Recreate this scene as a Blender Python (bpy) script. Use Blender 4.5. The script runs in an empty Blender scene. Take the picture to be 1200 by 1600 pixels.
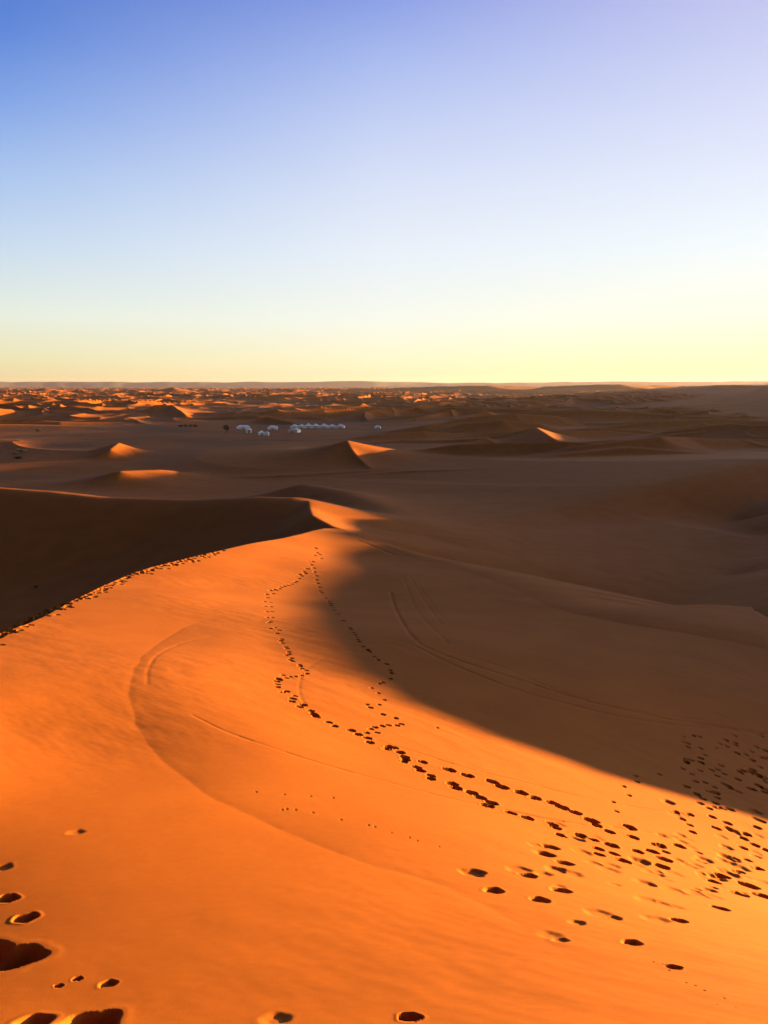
import bpy, math, random
import numpy as np
scene = bpy.context.scene
R = math.radians
# ---------------------------------------------------------------- camera
cam = bpy.data.cameras.new("camera"); cam_o = bpy.data.objects.new("camera", cam)
scene.collection.objects.link(cam_o); scene.camera = cam_o
cam_o.location = (0, 0, 0); cam_o.rotation_euler = (R(90) - math.atan(200 / 1200), 0, 0)
cam.sensor_fit = 'VERTICAL'; cam.sensor_height = 36.0; cam.lens = 36.0 * 1200 / 1600
cam.clip_start = 0.1; cam.clip_end = 90000
scene.render.resolution_x = 768; scene.render.resolution_y = 1024
# ---------------------------------------------------------------- light
SUN_AZ, SUN_EL = R(65.0), R(2.2)          # azimuth clockwise from the view direction
world = bpy.data.worlds.new("World"); scene.world = world; world.use_nodes = True
wn = world.node_tree.nodes; wl = world.node_tree.links
sky = wn.new('ShaderNodeTexSky'); sky.sky_type = 'NISHITA'; sky.sun_disc = False
sky.sun_elevation = SUN_EL; sky.sun_rotation = SUN_AZ
sky.altitude = 600; sky.air_density = 1.0; sky.dust_density = 1.0; sky.ozone_density = 2.0
# graded evening sky: colour by height above the horizon, warmer and brighter towards the sun
def lin(c): return [((v / 255 + .055) / 1.055) ** 2.4 if v > 10 else v / 255 / 12.92 for v in c]
tc = wn.new('ShaderNodeTexCoord'); nrm = wn.new('ShaderNodeVectorMath'); nrm.operation = 'NORMALIZE'; wl.new(tc.outputs['Generated'], nrm.inputs[0])
sep = wn.new('ShaderNodeSeparateXYZ'); wl.new(nrm.outputs[0], sep.inputs[0])
el = wn.new('ShaderNodeMath'); el.operation = 'ARCSINE'; wl.new(sep.outputs['Z'], el.inputs[0])
eln = wn.new('ShaderNodeMapRange'); wl.new(el.outputs[0], eln.inputs[0]); eln.inputs[1].default_value = 0; eln.inputs[2].default_value = R(30)
flat = wn.new('ShaderNodeCombineXYZ'); wl.new(sep.outputs['X'], flat.inputs[0]); wl.new(sep.outputs['Y'], flat.inputs[1])
fn_ = wn.new('ShaderNodeVectorMath'); fn_.operation = 'NORMALIZE'; wl.new(flat.outputs[0], fn_.inputs[0])
dot = wn.new('ShaderNodeVectorMath'); dot.operation = 'DOT_PRODUCT'; wl.new(fn_.outputs[0], dot.inputs[0])
dot.inputs[1].default_value = (math.sin(SUN_AZ), math.cos(SUN_AZ), 0)
ELS = [0, 1.5, 4.5, 9, 13.2, 17.1, 20.8, 24.5, 30]
SKY = {   # cos of the angle from the sun's bearing : colours up the sky
 -1.0:  [(90, 72, 62), (98, 82, 74), (100, 92, 95), (80, 88, 110), (58, 74, 112), (44, 64, 112), (34, 56, 108), (28, 50, 102), (22, 42, 92)],
 -.03:  [(232, 217, 160), (236, 230, 182), (230, 239, 226), (198, 218, 240), (164, 194, 238), (122, 161, 230), (80, 129, 216), (57, 107, 200), (45, 85, 170)],
 .42:   [(250, 236, 186), (253, 247, 205), (246, 250, 238), (233, 241, 250), (218, 227, 248), (197, 210, 245), (170, 188, 240), (134, 157, 229), (100, 125, 200)],
 .78:   [(252, 241, 172), (255, 250, 198), (251, 253, 232), (239, 248, 252), (227, 235, 252), (214, 220, 248), (200, 205, 242), (190, 190, 236), (140, 150, 215)],
 1.0:   [(255, 240, 190), (255, 252, 225), (255, 255, 245), (253, 253, 255), (245, 248, 255), (235, 240, 253), (225, 230, 250), (215, 220, 245), (160, 170, 225)]}
prev = None
for key in sorted(SKY):
    r = wn.new('ShaderNodeValToRGB'); wl.new(eln.outputs[0], r.inputs[0])
    while len(r.color_ramp.elements) < len(ELS): r.color_ramp.elements.new(.5)
    for e, d_, c in zip(r.color_ramp.elements, ELS, SKY[key]): e.position = d_ / 30; e.color = (*lin(c), 1)
    if prev is None: prev = (key, r.outputs[0]); continue
    f = wn.new('ShaderNodeMapRange'); wl.new(dot.outputs['Value'], f.inputs[0]); f.inputs[1].default_value = prev[0]; f.inputs[2].default_value = key
    mx = wn.new('ShaderNodeMixRGB'); wl.new(f.outputs[0], mx.inputs[0]); wl.new(prev[1], mx.inputs[1]); wl.new(r.outputs[0], mx.inputs[2])
    prev = (key, mx.outputs[0])
zen = wn.new('ShaderNodeMapRange'); wl.new(el.outputs[0], zen.inputs[0]); zen.inputs[1].default_value = R(28); zen.inputs[2].default_value = R(55); zen.inputs[3].default_value = 1.0; zen.inputs[4].default_value = .15
zm = wn.new('ShaderNodeVectorMath'); zm.operation = 'SCALE'; wl.new(prev[1], zm.inputs[0]); wl.new(zen.outputs[0], zm.inputs['Scale'])
glow = wn.new('ShaderNodeMapRange'); glow.interpolation_type = 'SMOOTHSTEP'; wl.new(dot.outputs['Value'], glow.inputs[0]); glow.inputs[1].default_value = .84; glow.inputs[2].default_value = 1.0; glow.inputs[3].default_value = 0; glow.inputs[4].default_value = 5.0
gel = wn.new('ShaderNodeMapRange'); wl.new(el.outputs[0], gel.inputs[0]); gel.inputs[1].default_value = R(5); gel.inputs[2].default_value = R(40); gel.inputs[3].default_value = 1; gel.inputs[4].default_value = 0
gm = wn.new('ShaderNodeMath'); gm.operation = 'MULTIPLY_ADD'; wl.new(glow.outputs[0], gm.inputs[0]); wl.new(gel.outputs[0], gm.inputs[1]); gm.inputs[2].default_value = 1
zm2 = wn.new('ShaderNodeVectorMath'); zm2.operation = 'SCALE'; wl.new(zm.outputs[0], zm2.inputs[0]); wl.new(gm.outputs[0], zm2.inputs['Scale']); zm = zm2
mixs = wn.new('ShaderNodeMixRGB'); mixs.inputs[0].default_value = .03; wl.new(zm.outputs[0], mixs.inputs[1]); wl.new(sky.outputs[0], mixs.inputs[2])
wl.new(mixs.outputs[0], wn['Background'].inputs['Color']); wn['Background'].inputs['Strength'].default_value = 0.112
sun = bpy.data.lights.new("sun", 'SUN'); sun.energy = 5.0; sun.angle = R(0.53); sun.color = (1.0, 0.54, 0.13)
sun_o = bpy.data.objects.new("sun", sun); scene.collection.objects.link(sun_o)
sun_o.rotation_euler = (R(90) - SUN_EL, 0, -SUN_AZ + math.pi)   # light travels away from the sun
scene.view_settings.view_transform = 'Standard'; scene.view_settings.look = 'None'
scene.view_settings.exposure = 3.15; scene.view_settings.gamma = 1.0
# layout of the place, right-hand ridges out of view shaped for their shadows, metres, camera at the origin looking along +Y
BOWL = [[-5.5, 4.4, -4.6], [-2.42, 4.4, -4.26], [-1.19, 4.4, -4.17], [0.0, 4.4, -4.12], [1.19, 4.4, -4.09], [2.42, 4.4, -4.1], [3.52, 4.4, -4.13], [4.84, 4.4, -4.19], [-7.0, 5.6, -5.01], [-3.08, 5.6, -4.69], [-1.51, 5.6, -4.65], [0.0, 5.6, -4.65], [1.51, 5.6, -4.7], [3.08, 5.6, -4.8], [4.48, 5.6, -4.93], [6.16, 5.6, -5.14], [-9.12, 7.3, -5.48], [-4.02, 7.3, -5.18], [-1.97, 7.3, -5.21], [0.0, 7.3, -5.31], [1.97, 7.3, -5.49], [4.02, 7.3, -5.76], [5.84, 7.3, -6.07], [8.03, 7.3, -6.54], [-12.12, 9.7, -5.84], [-5.33, 9.7, -5.61], [-2.62, 9.7, -5.78], [0.0, 9.7, -6.08], [2.62, 9.7, -6.52], [5.33, 9.7, -7.12], [7.76, 9.7, -7.78], [10.67, 9.7, -8.73], [-16.12, 12.9, -6.68], [-7.1, 12.9, -6.13], [-3.48, 12.9, -6.36], [0.0, 12.9, -6.83], [3.48, 12.9, -7.54], [7.1, 12.9, -8.54], [10.32, 12.9, -9.65], [14.19, 12.9, -11.26], [-7.92, 14.4, -6.11], [-3.89, 14.4, -6.54], [0.0, 14.4, -7.14], [3.89, 14.4, -7.92], [7.92, 14.4, -8.93], [11.52, 14.4, -9.99], [15.84, 14.4, -11.46], [-9.79, 17.8, -6.57], [-4.81, 17.8, -7.02], [0.0, 17.8, -7.74], [4.81, 17.8, -8.73], [9.79, 17.8, -10.06], [14.24, 17.8, -11.49], [19.58, 17.8, -13.53], [0.0, 26.5, -9.09], [0.0, 50, -12.68], [0.0, 67, -14.17], [-6.39, 24.5, -8.4], [-9.16, 35.5, -9.94], [-12.54, 49, -11.13], [-11.97, 23, -7.68], [-9.44, 18, -6.83], [5.55, 21, -9.13], [8.21, 31.5, -10.8], [10.11, 39, -11.97], [13.22, 25, -10.87], [17.76, 34, -12.12], [-13.34, 33, -9.24], [-14.02, 42, -10.43], [-10.03, 59, -12.22], [-7.45, 67.5, -13.22], [-4.74, 74.5, -14.02], [-5.82, 37.5, -10.84], [-2.86, 19.2, -7.64], [4.96, 58, -13.89], [-2.12, 62, -14.09], [-5.04, 49, -12.42], [0, 0, -1.65], [-5, 0, -1.6], [5, 0, -3.2], [0, -12, -1.2], [8, -10, -4], [14, 0, -6.5], [-10, 9, -4.1], [24, 9, -11], [22, -10, -10], [31, 26, -13.5], [-8, -12, -1.8], [0, -26, -3], [15, -28, -8]]
BOWL_RIM = [[-5, -24, 0.6], [-8, -12, 0.6], [-11, 1, 0.6], [-12.2, 12, 0.62], [-11.97, 23, 0.63], [-13.34, 33, 0.63], [-14.02, 42, 0.63], [-12.54, 49, 0.63], [-10.03, 59, 0.62], [-7.45, 67.5, 0.6], [-4.74, 74.5, 0.5], [0.0, 67, 0.4], [4.96, 58, 0.33], [8.25, 48, 0.27], [10.11, 39, 0.22], [17.76, 34, 0.2], [32, 28, 0.4], [30, 10, 0.4], [26, -10, 0.4], [14, -30, 0.4], [0, -34, 0.4]]
RIDGES = [([[-90.07, 125, -14.46], [-68.17, 116, -14.89], [-47.68, 109, -15.29], [-38.91, 105, -15.53], [-25.53, 101, -15.19], [-16.34, 97, -14.26], [-11.48, 94, -13.9], [-9.05, 91, -14.08]], 0.32, 0.42, 2.5, 17, 2.0),
 ([[-9.05, 91, -14.08], [-7.76, 82, -14.02], [-4.74, 74.5, -14.02]], 0.3, 0.55, 0.3, 10, 1.0),
 ([[-16.91, 165, -21.46], [-7.57, 150, -20.91], [0.0, 128, -20.24], [4.45, 105, -19.48], [6.74, 88, -18.46]], 0.3, 0.36, 3.0, 12, 2.0),
 ([[-65.19, 300, -30.17], [-39.42, 295, -28.19], [-24.01, 288, -24.63], [-13.52, 280, -20.92]], 0.25, 0.4, 1.5, 10, 2.0),
 ([[-13.52, 280, -20.92], [-9.69, 264, -23.9], [-4.74, 246, -26.81]], 0.35, 0.6, 0.4, 9, 1.0),
 ([[-13.52, 280, -20.92], [9.68, 290, -26.01], [39.36, 295, -25.48], [70.13, 285, -25.33], [81.17, 270, -25.8]], 0.2, 0.55, 1.0, 8, 2.0),
 ([[6.49, 95, -21.75], [15.2, 112, -21.36], [27.03, 128, -21.33], [49.74, 148, -19.62], [86.2, 172, -16.72], [140, 190, -16.5], [230, 205, -18]], 0.12, 0.55, 5, 16, 3.0),
 ([[-73.14, 212, -23.81], [-67.39, 230, -25.45], [-60.59, 246, -28.26]], 0.3, 0.35, 1.0, 6, 2.0),
 ([[-113.44, 318, -26.67], [-115.03, 333, -25.15], [-114.96, 352, -28.64]], 0.35, 0.5, 0.6, 7, 1.0),
 ([[-234.85, 790, -21.88], [-219.27, 800, -20.85], [-179.54, 700, -27.42]], 0.5, 0.6, 1.0, 10, 2.0),
 ([[-96.41, 640, -26.65], [-82.83, 625, -28.59], [-73.89, 615, -29.66]], 0.3, 0.45, 1.0, 8, 2.0),
 ([[12.65, 380, -28.07], [49.22, 370, -25.49], [69.11, 350, -19.48], [68.58, 310, -21.87]], 0.35, 0.55, 0.8, 10, 2.0),
 ([[67.48, 270, -21.74], [99.36, 278, -18.69], [113.79, 290, -19.74], [149.78, 300, -22.16]], 0.3, 0.55, 1, 9, 2.0),
 ([[146.13, 400, -24.24], [176.79, 395, -19.7], [179.6, 380, -19.89], [202.48, 370, -19.37]], 0.3, 0.5, 1, 9, 2.0),
 ([[43.16, 520, -30.66], [89.53, 540, -27.38], [139.34, 560, -30.24], [198.89, 600, -29.43]], 0.15, 0.5, 1, 8, 2.0),
 ([[11.59, 700, -28.57], [83.36, 720, -26.43], [153.1, 740, -30.2]], 0.15, 0.5, 1, 8, 2.0),
 ([[185.13, 800, -26.09], [280.84, 850, -24.93], [365.3, 850, -27.72], [429.29, 800, -20.85]], 0.15, 0.5, 1, 10, 2.0),
 ([[-6.98, 420, -27.54], [21.42, 430, -26.06], [51.18, 440, -28.49]], 0.15, 0.5, 1, 6, 2.0),
 ([[320, 60, -8], [302, 180, -3.5], [300, 229, -3.2], [300, 241, -0.6], [300, 256, -0.4], [300, 267, -1.9], [300, 280, -0.9], [300, 300, -1.5], [300, 335, -6], [300, 392, -9.5], [300, 402, -11.2], [300, 430, -12.7], [300, 465, -12], [303, 525, -10], [350, 620, -6.5], [410, 764, -4], [560, 1100, 1], [900, 1750, 5], [1450, 2800, 7], [2600, 5000, 12]], 0.5, 0.2, 4, 26, 4.0),  # added dune mass, mostly out of view, crest heights set to shade the plain
 ([[54.3, 3300, -16.07], [229.45, 3100, -8.8], [394.69, 3000, -6.08], [631.68, 3200, -11.68]], 0.1, 0.25, 8, 30, 6.0),
 ([[606.55, 2950, -9.57], [732.5, 2700, -2.19], [795.13, 2650, -1.07], [943.91, 2800, -4.54], [1184.23, 3000, -8.52]], 0.12, 0.3, 6, 30, 6.0),
 ([[1134.97, 3000, -9.73], [1132.94, 2600, -3.16], [1377.31, 2500, -5.07]], 0.1, 0.25, 8, 30, 6.0),
 ([[-748.93, 2600, -19.0], [-678.65, 2500, -11.16], [-659.06, 2600, -19.0]], 0.3, 0.3, 4, 25, 3.0),
 ([[-1131.62, 2500, -18.27], [-1068.3, 2450, -12.92], [-1039.03, 2500, -18.27]], 0.3, 0.3, 4, 25, 3.0),
 ([[-57.75, 425.9, -30.664799999999996], [-9.18, 419.25, -30.185999999999996], [39.38, 429.61, -30.931919999999998], [87.95, 435.09, -31.326479999999997], [136.51, 441.62, -31.796639999999996]], 0.13, 0.51, 0.5, 11, 1.2),
 ([[117.01, 651.77, -28.78], [143.12, 661.98, -22.65], [169.23, 666.93, -20.61], [195.34, 675.83, -22.65], [221.45, 692.96, -28.78]], 0.12, 0.49, 0.7, 11, 1.2),
 ([[-49.4, 197.84, -30.37], [-27.02, 197.79, -27.82], [-4.64, 201.0, -26.98], [17.74, 200.26, -27.82], [40.12, 199.79, -30.37]], 0.2, 0.65, 1.4, 11, 1.2),
 ([[28.84, 222.28, -28.98], [51.02, 220.2, -23.31], [73.2, 210.28, -21.42], [95.38, 211.6, -23.31], [117.56, 218.15, -28.98]], 0.16, 0.65, 0.9, 11, 1.2),
 ([[-24.03, 231.5, -29.85], [6.99, 232.33, -26.12], [38.02, 220.67, -24.88], [69.05, 202.56, -26.12], [100.07, 195.89, -29.85]], 0.13, 0.46, 1.4, 11, 1.2),
 ([[-26.84, 251.47, -30.81], [-1.21, 263.76, -29.25], [24.43, 263.26, -28.74], [50.06, 272.98, -29.25], [75.7, 276.4, -30.81]], 0.14, 0.64, 1.4, 11, 1.2),
 ([[119.12, 325.71, -29.66], [141.14, 327.19, -25.52], [163.16, 343.8, -24.13], [185.18, 342.8, -25.52], [207.2, 350.49, -29.66]], 0.18, 0.52, 0.8, 11, 1.2),
 ([[177.16, 401.69, -29.39], [211.3, 412.7, -24.64], [245.43, 436.55, -23.05], [279.56, 446.55, -24.64], [313.7, 448.72, -29.39]], 0.14, 0.6, 1.5, 11, 1.2),
 ([[80.95, 271.89, -29.34], [118.35, 270.24, -24.5], [155.75, 286.34, -22.88], [193.14, 272.86, -24.5], [230.54, 280.75, -29.34]], 0.14, 0.61, 1.1, 11, 1.2),
 ([[-366.67, 589.14, -30.56], [-334.63, 594.44, -28.44], [-302.59, 614.68, -27.74], [-270.55, 614.15, -28.44], [-238.51, 621.71, -30.56]], 0.14, 0.54, 0.5, 11, 1.2),
 ([[-94.3, 276.1, -30.85], [-65.52, 275.6, -29.38], [-36.73, 269.39, -28.89], [-7.95, 268.13, -29.38], [20.84, 264.92, -30.85]], 0.13, 0.46, 0.4, 11, 1.2),
 ([[51.62, 720.63, -30.22], [122.94, 740.42, -27.33], [194.26, 737.61, -26.37], [265.58, 772.2, -27.33], [336.89, 751.85, -30.22]], 0.16, 0.6, 1.5, 11, 1.2),
 ([[52.26, 632.56, -28.88], [108.09, 634.51, -22.98], [163.93, 629.89, -21.01], [219.77, 613.9, -22.98], [275.61, 620.09, -28.88]], 0.19, 0.56, 1.1, 11, 1.2),
 ([[-25.88, 382.53, -30.13], [10.04, 386.35, -27.8172], [45.97, 389.51, -28.044719999999998], [81.89, 389.43, -28.03896], [117.81, 401.19, -30.13]], 0.17, 0.54, 1.4, 11, 1.2),
 ([[43.5, 218.9, -29.35], [57.24, 222.47, -24.51], [70.98, 221.62, -22.89], [84.72, 222.87, -24.51], [98.46, 225.36, -29.35]], 0.14, 0.45, 0.8, 11, 1.2),
 ([[72.01, 239.26, -29.59], [102.85, 255.24, -25.28], [133.68, 259.28, -23.85], [164.52, 273.68, -25.28], [195.36, 290.19, -29.59]], 0.19, 0.63, 0.9, 11, 1.2),
 ([[-64.63, 239.18, -30.36], [-30.37, 235.55, -27.81], [3.89, 241.22, -26.96], [38.15, 253.3, -27.81], [72.41, 257.85, -30.36]], 0.14, 0.53, 1.2, 11, 1.2),
 ([[324.29, 729.1, -30.14], [369.3, 696.78, -27.07], [414.31, 696.83, -26.05], [459.33, 679.48, -27.07], [504.34, 659.46, -30.14]], 0.18, 0.45, 0.6, 11, 1.2),
 ([[-264.08, 675.31, -30.91], [-233.19, 682.75, -29.57], [-202.31, 687.84, -29.12], [-171.42, 694.81, -29.57], [-140.54, 701.77, -30.91]], 0.17, 0.49, 1.0, 11, 1.2),
 ([[73.37, 447.89, -29.84], [97.9, 444.01, -26.11], [122.43, 443.31, -24.87], [146.96, 443.18, -26.11], [171.48, 437.11, -29.84]], 0.18, 0.63, 0.5, 11, 1.2),
 ([[152.66, 756.83, -29.57], [185.36, 753.37, -25.23], [218.07, 761.28, -23.78], [250.77, 771.06, -25.23], [283.47, 774.66, -29.57]], 0.2, 0.54, 1.2, 11, 1.2),
 ([[8.86, 261.55, -29.29], [44.88, 281.43, -24.31], [80.89, 290.82, -22.65], [116.91, 298.77, -24.31], [152.92, 299.17, -29.29]], 0.18, 0.51, 1.5, 11, 1.2),
 ([[-171.65, 702.83, -30.64], [-142.8, 701.54, -28.7], [-113.95, 697.78, -28.06], [-85.1, 711.19, -28.7], [-56.25, 703.48, -30.64]], 0.18, 0.48, 0.8, 11, 1.2),
 ([[-330.36, 646.96, -30.59], [-300.07, 651.64, -28.54], [-269.78, 662.24, -27.86], [-239.49, 662.52, -28.54], [-209.2, 676.03, -30.59]], 0.13, 0.49, 1.0, 11, 1.2),
 ([[29.59, 309.81, -29.47], [63.47, 316.59, -24.89], [97.36, 328.53, -23.36], [131.25, 346.9, -24.89], [165.13, 358.62, -29.47]], 0.14, 0.62, 1.6, 11, 1.2),
 ([[-1.64, 474.2, -29.45], [24.77, 468.26, -24.82], [51.17, 481.59, -23.28], [77.58, 477.23, -24.82], [103.98, 477.15, -29.45]], 0.18, 0.56, 1.0, 11, 1.2),
 ([[-381.92, 561.47, -30.66], [-338.2, 565.39, -28.76], [-294.48, 587.32, -28.13], [-250.76, 597.7, -28.76], [-207.04, 621.79, -30.66]], 0.19, 0.63, 1.0, 11, 1.2),
 ([[233.62, 550.96, -29.08], [259.45, 542.96, -23.64], [285.28, 540.25, -21.82], [311.11, 527.31, -23.64], [336.94, 519.31, -29.08]], 0.17, 0.47, 1.3, 11, 1.2),
 ([[-31.36, 236.54, -30.8], [-11.77, 237.42, -29.24], [7.82, 239.23, -28.72], [27.41, 241.77, -29.24], [47.0, 239.75, -30.8]], 0.14, 0.58, 1.2, 11, 1.2),
 ([[129.7, 497.25, -28.96], [170.63, 491.94, -23.26], [211.56, 487.08, -21.36], [252.48, 468.87, -23.26], [293.41, 462.18, -28.96]], 0.19, 0.49, 1.6, 11, 1.2),
 ([[-378.44, 730.62, -30.45], [-341.69, 738.38, -28.08], [-304.94, 725.92, -27.29], [-268.2, 727.2, -28.08], [-231.45, 710.27, -30.45]], 0.15, 0.59, 0.4, 11, 1.2),
 ([[-9.65, 300.01, -28.8], [28.66, 294.89, -22.72], [66.97, 280.43, -20.69], [105.28, 274.03, -22.72], [143.59, 255.13, -28.8]], 0.13, 0.47, 0.4, 11, 1.2),
 ([[289.16, 746.68, -30.11], [355.41, 711.51, -26.97], [421.66, 701.52, -25.93], [487.91, 667.99, -26.97], [554.16, 652.84, -30.11]], 0.16, 0.54, 1.1, 11, 1.2),
 ([[-11.63, 196.21, -29.98], [19.45, 191.64, -26.55], [50.54, 188.91, -25.41], [81.62, 188.87, -26.55], [112.71, 194.46, -29.98]], 0.12, 0.63, 1.4, 11, 1.2),
 ([[174.83, 585.08, -29.64], [222.68, 602.26, -25.47], [270.53, 604.36, -24.07], [318.38, 597.99, -25.47], [366.23, 619.18, -29.64]], 0.18, 0.61, 1.4, 11, 1.2),
 ([[107.9, 382.15, -29.21], [153.11, 386.13, -24.05], [198.33, 404.8, -22.33], [243.54, 402.44, -24.05], [288.75, 420.11, -29.21]], 0.16, 0.45, 0.8, 11, 1.2),
 ([[32.8, 538.71, -28.83], [63.0, 548.86, -22.83], [93.2, 553.05, -20.83], [123.4, 558.01, -22.83], [153.6, 561.42, -28.83]], 0.2, 0.58, 1.2, 11, 1.2),
 ([[331.09, 622.76, -29.33], [355.48, 630.28, -24.44], [379.87, 632.0, -22.81], [404.27, 639.52, -24.44], [428.66, 647.45, -29.33]], 0.13, 0.5, 1.5, 11, 1.2),
 ([[-71.71, 725.79, -29.29], [4.04, 766.96, -24.33], [79.8, 795.06, -22.67], [155.55, 791.3, -24.33], [231.31, 845.7, -29.29]], 0.13, 0.54, 0.6, 11, 1.2),
 ([[28.27, 457.8, -28.83], [49.18, 458.24, -22.83], [70.1, 455.62, -20.83], [91.02, 454.54, -22.83], [111.94, 457.97, -28.83]], 0.16, 0.51, 1.3, 11, 1.2),
 ([[36.27, 240.22, -28.9], [59.97, 256.73, -23.06], [83.67, 262.06, -21.11], [107.37, 257.99, -23.06], [131.07, 273.28, -28.9]], 0.15, 0.55, 1.6, 11, 1.2),
 ([[-66.54, 311.25, -30.45], [-25.97, 309.1, -28.09], [14.6, 305.95, -27.3], [55.17, 297.44, -28.09], [95.74, 308.35, -30.45]], 0.16, 0.49, 0.5, 11, 1.2),
 ([[27.93, 414.43, -29.86], [60.84, 423.89, -26.16], [93.75, 423.79, -24.93], [126.66, 434.96, -26.16], [159.57, 438.06, -29.86]], 0.18, 0.5, 0.5, 11, 1.2),
 ([[154.49, 750.42, -29.71], [209.26, 740.01, -25.69], [264.03, 733.46, -24.34], [318.81, 727.3, -25.69], [373.58, 723.21, -29.71]], 0.14, 0.5, 1.6, 11, 1.2),
 ([[298.76, 754.29, -30.16], [326.81, 753.23, -27.14], [354.87, 742.48, -26.14], [382.93, 744.67, -27.14], [410.99, 734.62, -30.16]], 0.13, 0.59, 1.1, 11, 1.2),
 ([[39.38, 4.729999999999997, -13.45], [42.38, 20.729999999999997, -11.95], [42.38, 32.73, -11.45], [40.79, 31.86, -9.8], [39.19, 31.14, -8.52], [39.12, 31.3, -7.47], [38.64, 31.74, -6.77], [39.38, 34.04, -6.4], [42.01, 37.8, -6.13], [45.64, 43.29, -6.18], [54.52, 54.75, -6.66], [62.77, 71.16, -8.51], [74.8, 88.85, -9.54], [86.83, 108.25, -10.26], [88.33, 114.25, -9.66], [89.83, 121.25, -10.76], [90.83, 130.25, -11.06], [91.33, 138.25, -13.26]], 0.62, 0.5, 0.5, 30, 1.0)]  # unseen ridge, crest shaped along the sun's rays to throw the bowl's shadow edge
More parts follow.
